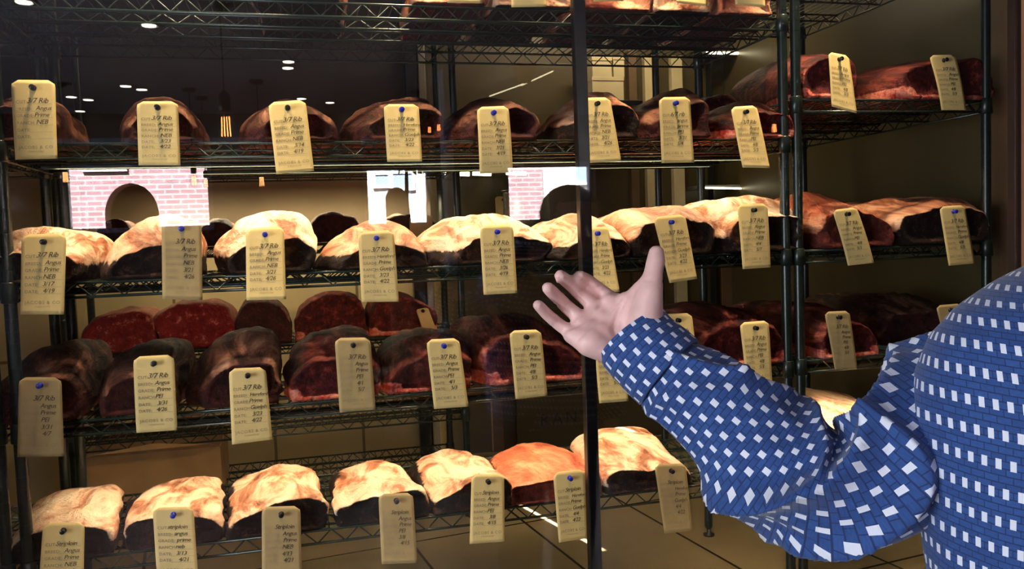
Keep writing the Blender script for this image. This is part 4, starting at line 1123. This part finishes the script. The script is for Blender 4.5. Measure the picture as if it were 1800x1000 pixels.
# potted tree mirrored at (720, 80)
tb = R(712, 200, 6.1)
root = empty('potted_tree', (tb.x, tb.y, 0)); tag(root, 'dark leafy indoor tree mirrored left of the blue-grey column', 'plant')
bm = bmesh.new(); lathe(bm, [(0.16, 0), (0.22, 0.38), (0.24, 0.4), (0.20, 0.4), (0.18, 0.36)], (tb.x, tb.y, 0), 20); obj('planter', bm, M['black'], root, True)
bm = bmesh.new(); tube(bm, [(tb.x, tb.y, 0.35), (tb.x+0.03, tb.y, 1.2), (tb.x-0.02, tb.y, 1.9), (tb.x, tb.y, 2.5)], [0.03, 0.025, 0.02, 0.012], 8); obj('trunk', bm, M['brown'], root, True)
bm = bmesh.new(); rnd = random.Random(5)
for k in range(900):
    a_ = rnd.uniform(0, 6.283); rr = 0.36*rnd.random()**0.5; z_ = rnd.uniform(2.25, ZCE-0.10)
    rr *= 0.45+0.7*math.sin((z_-2.2)/(ZCE-2.2)*2.2)
    p = Vector((tb.x+rr*math.cos(a_), tb.y+rr*math.sin(a_), z_))
    d1 = Vector((rnd.uniform(-1, 1), rnd.uniform(-1, 1), rnd.uniform(-0.8, 0.3))).normalized(); d2 = d1.cross(Vector((rnd.uniform(-1, 1), rnd.uniform(-1, 1), rnd.uniform(-1, 1)))).normalized()
    L_ = rnd.uniform(0.05, 0.09)
    vs = [bm.verts.new(p), bm.verts.new(p+d1*L_*0.5+d2*L_*0.25), bm.verts.new(p+d1*L_), bm.verts.new(p+d1*L_*0.5-d2*L_*0.25)]
    bm.faces.new(vs)
obj('foliage', bm, M['leaf'], root); settle(root)
# chair backs and passer-by against the windows
def backrest(label, px0, px1, pyt, Yv, m='chair'):
    a, b = R(px0, 400, Yv), R(px1, 400, Yv); zt = R((px0+px1)/2, pyt, Yv).z
    root = empty('high_back_chair', ((a.x+b.x)/2, a.y, 0)); tag(root, label, 'chair', 'high-backed chairs of the dining room')
    w_ = b.x-a.x; cx = (a.x+b.x)/2; W2 = max(0.42, w_)/2
    bm = bmesh.new(); prof = []
    for k in range(13):
        t = math.pi*k/12; prof.append((cx+w_/2*math.cos(t), zt-w_*0.55+w_*0.55*math.sin(t)))
    prof = [(cx+w_/2, 0.5)]+prof+[(cx-w_/2, 0.5)]
    v0 = [bm.verts.new((x, a.y, z)) for x, z in prof]; v1 = [bm.verts.new((x, a.y-0.06, z)) for x, z in prof]
    bm.faces.new(v0); bm.faces.new(v1[::-1])
    for i in range(len(v0)): bm.faces.new((v0[i], v1[i], v1[(i+1) % len(v0)], v0[(i+1) % len(v0)]))
    obj('backrest', bm, M[m], root)
    bm = bmesh.new(); box(bm, (cx-W2, a.y-0.5, 0.42), (cx+W2, a.y, 0.5), 0.01); obj('seat', bm, M[m], root)
    for sx in (-1, 1):
        for yy in (a.y-0.47, a.y-0.03):
            bm = bmesh.new(); tube(bm, [(cx+sx*(W2-0.03), yy, 0), (cx+sx*(W2-0.03), yy, 0.42)], [0.012, 0.018], 8); obj('leg', bm, M['black'], root)
    settle(root)
backrest('tan rounded chair back before the middle street window, mirrored', 681, 718, 329, 4.6)
backrest('tan rounded chair back beside the blue-grey column, mirrored', 752, 800, 334, 5.0)
def bust(label, px, pyt, hpx, Yv):
    t = R(px, pyt, Yv); s = hpx/F*(Yv-CAM.y)/0.97
    root = empty('person', (t.x, t.y, 0)); tag(root, label, 'person')
    bm = bmesh.new()
    zt = t.z
    prof = [(0.02, zt), (s*0.30, zt-s*0.08), (s*0.40, zt-s*0.4), (s*0.36, zt-s*0.75), (s*0.2, zt-s*0.98), (s*0.24, zt-s*1.15), (s*0.8, zt-s*1.4), (s*0.95, zt-s*1.8), (s*0.75, zt-s*3.2), (s*0.7, zt-s*3.8), (s*0.6, zt-s*5), (s*0.45, 0.1), (s*0.5, 0.0)]
    lathe(bm, [p for p in prof if p[1] >= 0][::-1], (t.x, t.y, 0), 20)
    for v in bm.verts: v.co.y = t.y+(v.co.y-t.y)*0.6
    obj('body', bm, M['darkcloth'], root, True)
    bm = bmesh.new(); bmesh.ops.create_icosphere(bm, subdivisions=3, radius=s*0.46)
    for v in bm.verts: v.co = Vector((t.x, t.y, zt-s*0.32))+v.co*(1+0.18*noise.noise(v.co*14))
    obj('hair', bm, M['hair'], root, True); settle(root)
bust('dark silhouette of a person mirrored beside the left street window', 62, 330, 70, 3.6)

# ------------------------------------------------------------------ the visitor
def cone(bm, a, b, ra, rb, n=18):
    """rounded cone between two balls"""
    a, b = Vector(a), Vector(b)
    d = b-a; L_ = d.length; t = d.normalized()
    ax = Vector((0, 0, 1)) if abs(t.z) < 0.9 else Vector((1, 0, 0))
    n1 = (ax-t*ax.dot(t)).normalized(); n2 = t.cross(n1)
    st = []
    for k in range(1, 7): an = math.pi/2*k/6; st.append((-ra*math.cos(an), ra*math.sin(an)))
    for k in range(0, 6): an = math.pi/2*k/6; st.append((L_+rb*math.sin(an), rb*math.cos(an)))
    rings = [[bm.verts.new(a+t*s+(n1*math.cos(2*math.pi*i/n)+n2*math.sin(2*math.pi*i/n))*r) for i in range(n)] for s, r in st]
    p0, p1 = bm.verts.new(a-t*ra), bm.verts.new(b+t*rb)
    for i in range(n):
        j = (i+1) % n
        bm.faces.new((p0, rings[0][j], rings[0][i])); bm.faces.new((p1, rings[-1][i], rings[-1][j]))
        for A, B in zip(rings, rings[1:]): bm.faces.new((A[i], A[j], B[j], B[i]))
def chain(bm, pts):
    for (a, ra), (b, rb) in zip(pts, pts[1:]): cone(bm, a, b, ra, rb)
BX = Vector((cy, -sy, 0)); BF = Vector((sy, cy, 0)); BZ = Vector((0, 0, 1))
BC = CAM+BX*0.628+BF*0.80; BC.z = 0
def B(x, f, z): return BC+BX*x+BF*f+BZ*z
bm = bmesh.new()
# torso, neck, head, legs, left arm
chain(bm, [(B(-0.085,0,1.0),0.100),(B(-0.08,0,1.15),0.098),(B(-0.09,0.0,1.32),0.10)]); chain(bm, [(B(0.085,0,1.0),0.100),(B(0.08,0,1.15),0.098),(B(0.09,0.0,1.32),0.10)])
chain(bm, [(B(-0.13,0.02,1.40),0.05),(B(0,0.0,1.45),0.06),(B(0.15,0.0,1.40),0.055)])
HO = Vector((0.10, 0.05, -0.085))
def H(x, f, z): return B(x+HO.x, f+HO.y, z+HO.z)
chain(bm, [(B(0,0,1.44),0.062),(H(0,0.0,1.60),0.058)])
chain(bm, [(H(0,0.03,1.64),0.075),(H(0,0.02,1.70),0.095)]); chain(bm, [(H(0,0.06,1.60),0.045),(H(0,0.085,1.585),0.030)])
chain(bm, [(H(0,0.115,1.66),0.010),(H(0,0.135,1.635),0.013)])
for s in (-1, 1):
    chain(bm, [(H(s*0.088,0.02,1.67),0.012),(H(s*0.090,0.015,1.635),0.009)])
    chain(bm, [(B(s*0.10,0,0.92),0.095),(B(s*0.11,0.01,0.52),0.062),(B(s*0.11,-0.02,0.32),0.058),(B(s*0.11,-0.01,0.10),0.040)])
    chain(bm, [(B(s*0.11,-0.04,0.045),0.038),(B(s*0.12,0.15,0.035),0.032)])
chain(bm, [(B(0.20,0.0,1.39),0.055),(B(0.26,-0.02,1.10),0.042),(B(0.26,0.05,0.86),0.028)])
chain(bm, [(B(0.26,0.05,0.84),0.028),(B(0.26,0.07,0.77),0.030)])
for k in range(4): chain(bm, [(B(0.26-0.006*k,0.045+k*0.018,0.76),0.009),(B(0.255,0.05+k*0.018,0.69),0.008),(B(0.245,0.052+k*0.018,0.665),0.007)])
chain(bm, [(B(0.25,0.10,0.80),0.012),(B(0.24,0.115,0.74),0.010)])
# right arm
SH = Q(1760, 640, 0.90); EL = Q(1480, 868, 0.90); WR = Q(1118, 598, 1.00)
chain(bm, [(B(-0.17,0.02,1.39),0.045),(SH,0.045),(EL,0.040),(Q(1300,742,0.95),0.042),(WR,0.028)])
# hand
px1 = 1.22/F
def hp(x, y, d): return Q(x, y, d)
fingers = [
 [(1085,533,1.015,13),(1058,511,1.022,11.3),(1033,492,1.012,10.6),(1019,485,0.998,9.6)],
 [(1062,552,1.008,13),(1022,518,1.016,12.2),(999,496,1.000,11.5),(985,485,0.983,10.4)],
 [(1040,574,1.002,13),(998,541,1.010,12.0),(976,519,0.995,11.2),(963,506,0.978,10.2)],
 [(1015,592,0.998,12),(982,570,1.004,10.8),(960,551,0.992,10.2),(946,536,0.978,9.2)],
]
for f in fingers: chain(bm, [(hp(x, y, d), r*px1*0.885) for x, y, d, r in f])
chain(bm, [(hp(1122,592,0.99), 22*px1), (hp(1136,552,0.972), 24*px1), (hp(1143,512,0.968), 18*px1), (hp(1149,478,0.972), 13.5*px1), (hp(1153,458,0.974), 13.5*px1), (hp(1154,445,0.976), 11.5*px1)])
chain(bm, [(hp(1134,535,0.975), 17*px1), (hp(1100,528,1.0), 13*px1)])
chain(bm, [(hp(1140,500,0.970), 15*px1), (hp(1112,520,0.995), 11*px1)])
chain(bm, [(hp(1028,566,1.003), 13*px1), (hp(1062,540,1.01), 13*px1), (hp(1085,528,1.012), 12*px1)])
chain(bm, [(WR, 24*px1), (hp(1088,560,1.004), 21*px1), (hp(1074,534,1.010), 16*px1)])
chain(bm, [(hp(1105,600,1.0), 24*px1), (hp(1070,566,1.004), 20*px1), (hp(1048,552,1.006), 15*px1)])
chain(bm, [(hp(1095,612,0.997), 22*px1), (hp(1052,586,0.997), 22*px1), (hp(1025,572,1.0), 15*px1)])
chain(bm, [(hp(1078,618,0.992), 20*px1), (hp(1038,600,0.990), 23*px1), (hp(1006,588,0.996), 14*px1)])
chain(bm, [(hp(1120,560,0.99), 20*px1), (hp(1100,540,1.0), 16*px1)])
me = bpy.data.meshes.new('body'); bm.to_mesh(me); bm.free()
root = empty('person', (BC.x, BC.y, 0)); tag(root, 'person in a blue shirt with white squares pointing an open palm at the meat', 'person')
tmp = bpy.data.objects.new('tmp', me); COL.objects.link(tmp)
md = tmp.modifiers.new('r', 'REMESH'); md.mode = 'VOXEL'; md.voxel_size = 0.0030; md.use_smooth_shade = True
ms = tmp.modifiers.new('s', 'SMOOTH'); ms.factor = 0.5; ms.iterations = 3
dg = bpy.context.evaluated_depsgraph_get()
me2 = bpy.data.meshes.new_from_object(tmp.evaluated_get(dg))
bpy.data.objects.remove(tmp)
# palm creases and finger joint creases pressed into the surface
creases = [
 ([(1016,483,1.0),(1036,500,1.0),(1055,519,1.0)], 0.0022, 0.0030), ([(982,490,1.0),(1005,513,1.0),(1028,537,1.0)], 0.0022, 0.0030), ([(962,526,1.0),(980,538,1.0),(1001,552,1.0)], 0.0022, 0.0028),
 ([(1098,528,0.99),(1085,552,0.98),(1078,580,0.97),(1090,606,0.97)], 0.0032, 0.0026),
 ([(1092,524,0.99),(1066,552,0.99),(1040,572,0.98),(1012,598,0.97)], 0.0030, 0.0022),
 ([(1060,532,0.99),(1040,556,0.98),(1012,572,0.98),(990,582,0.97)], 0.0030, 0.0024),
 ([(1046,512,1.0),(1056,500,1.0)], 0.0024, 0.0018), ([(1010,523,1.0),(1028,505,1.0)], 0.0022, 0.0012),
 ([(986,548,1.0),(1003,528,1.0)], 0.0022, 0.0012), ([(970,576,0.99),(986,558,0.99)], 0.0022, 0.0012),
 ([(1134,492,0.95),(1164,494,0.95)], 0.0022, 0.0010), ([(992,508,0.99),(1006,490,0.99)], 0.0020, 0.0008),
]
segs = []
for pl, w_, dp in creases:
    for a_, b_ in zip(pl, pl[1:]):
        segs.append((Vector(a_[:2]), Vector(b_[:2]), w_*F, dp))
me2.update()
for v in me2.vertices:
    q = v.co-CAM; dz = q.dot(FW)
    if not 0.90 < dz < 1.06: continue
    x = 900+F*q.dot(RT)/dz; y = 500-F*q.dot(UP)/dz
    if not (920 < x < 1180 and 420 < y < 640): continue
    if v.normal.dot(FW) > -0.1: continue
    t_ = Vector((x, y)); mv = 0
    for a_, b_, w_, dp in segs:
        d_ = b_-a_; s_ = max(0, min(1, (t_-a_).dot(d_)/d_.length_squared)); ds = (t_-(a_+d_*s_)).length
        mv = max(mv, dp*math.exp(-(ds/(w_*0.7))**2))
    if mv > 1e-5: v.co = v.co-v.normal*mv
for p in me2.polygons: p.use_smooth = True
body = link('body', me2, M['skin'], root)
# thumb nail edge glimpsed at the right of the thumb
# clothes
def loft(name, rings, uvs, m, parent, closed=True, thick=0.0015):
    n = len(rings[0]); vs = [tuple(p) for r in rings for p in r]
    fs, luv = [], []
    for j in range(len(rings)-1):
        for i in range(n if closed else n-1):
            k = (i+1) % n
            fs.append((j*n+i, j*n+k, (j+1)*n+k, (j+1)*n+i))
            ui = uvs[j][i]; uk = uvs[j][i+1]; vk = uvs[j+1][i+1]; vi = uvs[j+1][i]
            luv += [ui, uk, vk, vi]
    me = bpy.data.meshes.new(name); me.from_pydata(vs, [], fs)
    ul = me.uv_layers.new(name='UVMap')
    for l, (u, v) in zip(ul.data, luv): l.uv = (u, v)
    for p in me.polygons: p.use_smooth = True
    o = link(name, me, m, parent)
    so = o.modifiers.new('thickness', 'SOLIDIFY'); so.thickness = thick; so.offset = -1
    return o
# torso of the shirt
prof = [(0.90,0.205,0.125),(1.0,0.205,0.122),(1.1,0.208,0.122),(1.2,0.218,0.125),(1.3,0.228,0.128),(1.36,0.230,0.128),(1.40,0.226,0.122),(1.435,0.214,0.112),(1.462,0.190,0.10),(1.488,0.150,0.088),(1.508,0.108,0.078),(1.520,0.080,0.072),(1.53,0.068,0.070)]
def pr(z):
    for (z0, a0, b0), (z1, a1, b1) in zip(prof, prof[1:]):
        if z <= z1:
            t = (z-z0)/(z1-z0); return a0+(a1-a0)*t, b0+(b1-b0)*t
    return prof[-1][1:]
rings, uvs = [], []; n = 120
NZ = 110
for j in range(NZ+1):
    z = 0.90+(1.53-0.90)*j/NZ
    a_, b_ = pr(z); ring, uv = [], []
    if j: vz += math.hypot(0.63/NZ, 0.9*(a_-pa_))
    else: vz = 0.0
    pa_ = a_
    u_ = 0; last = None
    for i in range(n+1):
        t = 2*math.pi*i/n-math.pi/2
        ct_, st_ = math.cos(t), math.sin(t)
        ex = 0.82
        x = a_*abs(ct_)**ex*(1 if ct_ > 0 else -1); f = b_*abs(st_)**ex*(1 if st_ > 0 else -1)
        fo = 0.004*noise.noise(Vector((x*9, f*9, z*7)))+0.003*noise.noise(Vector((x*22, f*22, z*9+5)))
        f2 = f*(1+fo*8); x2 = x*(1+fo*4)
        p = B(x2, f2, z)
        if last is not None: u_ += math.hypot(x-last[0], f-last[1])
        last = (x, f)
        sg = 1 if x >= 0 else -1; uv.append((x+sg*(f+b_)*0.9 if f < 0 else sg*(a_+0.9*b_+(a_-abs(x))+0.9*f), vz+0.14*x))
        if i < n: ring.append(p)
    rings.append(ring); uvs.append(uv)
shirt = loft('shirt', rings, uvs, M['shirt'], root)
# sleeve: centre line in space
cl = [(1790,640,0.90,100),(1720,690,0.89,128),(1635,760,0.87,124),(1580,820,0.865,128),(1530,858,0.87,124),(1470,872,0.885,120),(1410,840,0.905,118),(1350,802,0.92,110),(1290,752,0.935,100),(1235,708,0.95,90),(1190,668,0.965,76),(1165,645,0.975,68)]
cu_ = [(1178,656,0.972,75),(1150,632,0.98,73),(1128,610,0.988,71),(1112,590,0.995,69)]
def sleeve(name, cl, NS, amp, seed, edge=False):
    P3 = [Q(x, y, d) for x, y, d, r in cl]; R3 = [r*d/F for x, y, d, r in cl]
    pts = resample_n(P3, R3, NS)
    rings, uvs = [], []; n = 96
    prev = None; v_ = 0; lastp = None
    for j, (p, r) in enumerate(pts):
        t = (pts[min(j+2, NS-1)][0]-pts[max(j-2, 0)][0]).normalized()
        if prev is None: n1 = (FW*-1-t*(-FW.dot(t))).normalized()
        else: n1 = (prev-t*prev.dot(t)).normalized()
        prev = n1; n2 = t.cross(n1)
        if lastp is not None: v_ += (p-lastp).length
        lastp = p
        s = j/(NS-1); ring, uv = [], []
        for i in range(n+1):
            a_ = 2*math.pi*i/n
            # folds wind around the sleeve, deepest near the elbow
            if amp:
                env = math.exp(-((s-0.45)/0.30)**2)*0.8+0.5
                ph = s*26+2.8*math.sin(a_+0.6)+2.2*noise.noise(Vector((s*4, math.cos(a_)*0.8, math.sin(a_)*0.8+seed)))
                w1 = 1-abs(math.sin(ph*0.5)); w1 = w1**2.4
                ph2 = s*11+3.0*math.sin(a_-0.9)+1.5
                w2 = 1-abs(math.sin(ph2*0.5)); w2 = w2**3.0
                disp = env*(0.016*w1+0.024*w2-0.012)+0.005*noise.noise(Vector((s*9, math.cos(a_)*2, math.sin(a_)*2+3)))
            else:
                disp = 0.0012*noise.noise(Vector((s*3, math.cos(a_)*1.5, math.sin(a_)*1.5)))
                if edge: disp += 0.0016*(1 if s > 0.04 else 0)
            k = r+disp*(amp if amp else 1)
            if i < n: ring.append(p+(n1*math.cos(a_)+n2*math.sin(a_))*k)
            uv.append((a_*17*0.0270/(2*math.pi), v_))
        rings.append(ring); uvs.append(uv)
    return rings, uvs
def resample_n(P3, R3, n):
    q = [(p, r) for p, r in zip(P3, R3)]
    for _ in range(3):
        o_ = [q[0]]
        for (a_, ra), (b_, rb) in zip(q, q[1:]):
            o_ += [(a_*0.75+b_*0.25, ra*0.75+rb*0.25), (a_*0.25+b_*0.75, ra*0.25+rb*0.75)]
        o_.append(q[-1]); q = o_
    d = [0.0]
    for (a_, _), (b_, _) in zip(q, q[1:]): d.append(d[-1]+(b_-a_).length)
    out = []; j = 0
    for i in range(n):
        t = d[-1]*i/(n-1)
        while j < len(d)-2 and d[j+1] < t: j += 1
        f = (t-d[j])/max(1e-9, d[j+1]-d[j])
        out.append((q[j][0].lerp(q[j+1][0], f), q[j][1]*(1-f)+q[j+1][1]*f))
    return out
rg, uv = sleeve('sleeve', cl, 220, 1.0, 2.0)
sl = loft('sleeve', rg, uv, M['sleeve'], shirt)
rg, uv = sleeve('cuff', cu_, 40, 0.0, 1.0, True)
cf = loft('cuff', rg, uv, M['sleeve'], shirt, thick=0.003)
# left sleeve
lsp = [B(0.17,0,1.42), B(0.215,0.0,1.36), B(0.245,-0.01,1.22), B(0.262,-0.02,1.10), B(0.265,0.02,0.98), B(0.262,0.05,0.88)]
pts = resample_n(lsp, [0.075,0.075,0.066,0.062,0.055,0.048], 80)
rg, uv = [], []
prev = None
for j, (p, r) in enumerate(pts):
    t = (pts[min(j+1, 79)][0]-pts[max(j-1, 0)][0]).normalized()
    n1 = (BF-t*BF.dot(t)).normalized(); n2 = t.cross(n1)
    rg.append([p+(n1*math.cos(2*math.pi*i/48)+n2*math.sin(2*math.pi*i/48))*(r+0.003*math.sin(j*0.5+2*math.sin(2*math.pi*i/48))) for i in range(48)])
    uv.append([(2*math.pi*i/48*0.0745, j*0.007) for i in range(49)])
loft('sleeve', rg, uv, M['sleeve'], shirt)
# collar
rg, uv = [], []
for j in range(6):
    z = 1.505+0.035*j/5; k = 0.078+0.004*math.sin(j/5*math.pi)
    rg.append([B(k*math.cos(2*math.pi*i/48), 0.005+k*math.sin(2*math.pi*i/48), z-0.01*math.sin(2*math.pi*i/48)) for i in range(48)])
    uv.append([(2*math.pi*i/48*0.08, z) for i in range(49)])
loft('collar', rg, uv, M['shirt'], shirt, thick=0.003)
# trousers, shoes, hair, eyes
bm = bmesh.new()
for s in (-1, 1):
    chain(bm, [(B(s*0.10,0,0.93),0.112),(B(s*0.11,0.01,0.52),0.080),(B(s*0.11,-0.02,0.32),0.075),(B(s*0.11,-0.01,0.12),0.068)])
chain(bm, [(B(-0.08,0,0.96),0.118),(B(0.08,0,0.96),0.118)])
me = bpy.data.meshes.new('trousers'); bm.to_mesh(me); bm.free()
tmp = bpy.data.objects.new('tmp', me); COL.objects.link(tmp)
md = tmp.modifiers.new('r', 'REMESH'); md.mode = 'VOXEL'; md.voxel_size = 0.012; md.use_smooth_shade = True
ms = tmp.modifiers.new('s', 'SMOOTH'); ms.factor = 0.6; ms.iterations = 4
dg = bpy.context.evaluated_depsgraph_get()
me3 = bpy.data.meshes.new_from_object(tmp.evaluated_get(dg)); bpy.data.objects.remove(tmp)
link('trousers', me3, M['trouser'], root)
for s in (-1, 1):
    bm = bmesh.new(); chain(bm, [(B(s*0.11,-0.045,0.052),0.050),(B(s*0.115,0.06,0.046),0.045),(B(s*0.12,0.16,0.036),0.036)])
    for v in bm.verts: v.co.z = max(v.co.z, 0.001)
    obj('shoe', bm, M['leather'], root, True)
bm = bmesh.new(); bmesh.ops.create_icosphere(bm, subdivisions=4, radius=1.0)
hc = H(0, 0.008, 1.705)
for v in list(bm.verts):
    c = v.co.copy(); nn = noise.noise(c*7)*0.05
    p = hc+(BX*c.x*0.103+BF*c.y*0.112+BZ*c.z*0.104)*(1+nn)
    v.co = p
cut = [f for f in bm.faces if ((f.calc_center_median()-hc).dot(BF) > 0.055 and f.calc_center_median().z < 1.745+HO.z) or f.calc_center_median().z < 1.63+HO.z]
bmesh.ops.delete(bm, geom=cut, context='FACES')
obj('hair', bm, M['hair'], root, True)
for s in (-1, 1):
    bm = bmesh.new(); bmesh.ops.create_icosphere(bm, subdivisions=2, radius=0.012)
    for v in bm.verts: v.co += H(s*0.032, 0.098, 1.672)
    obj('eye', bm, M['eye'], root, True)
settle(root)
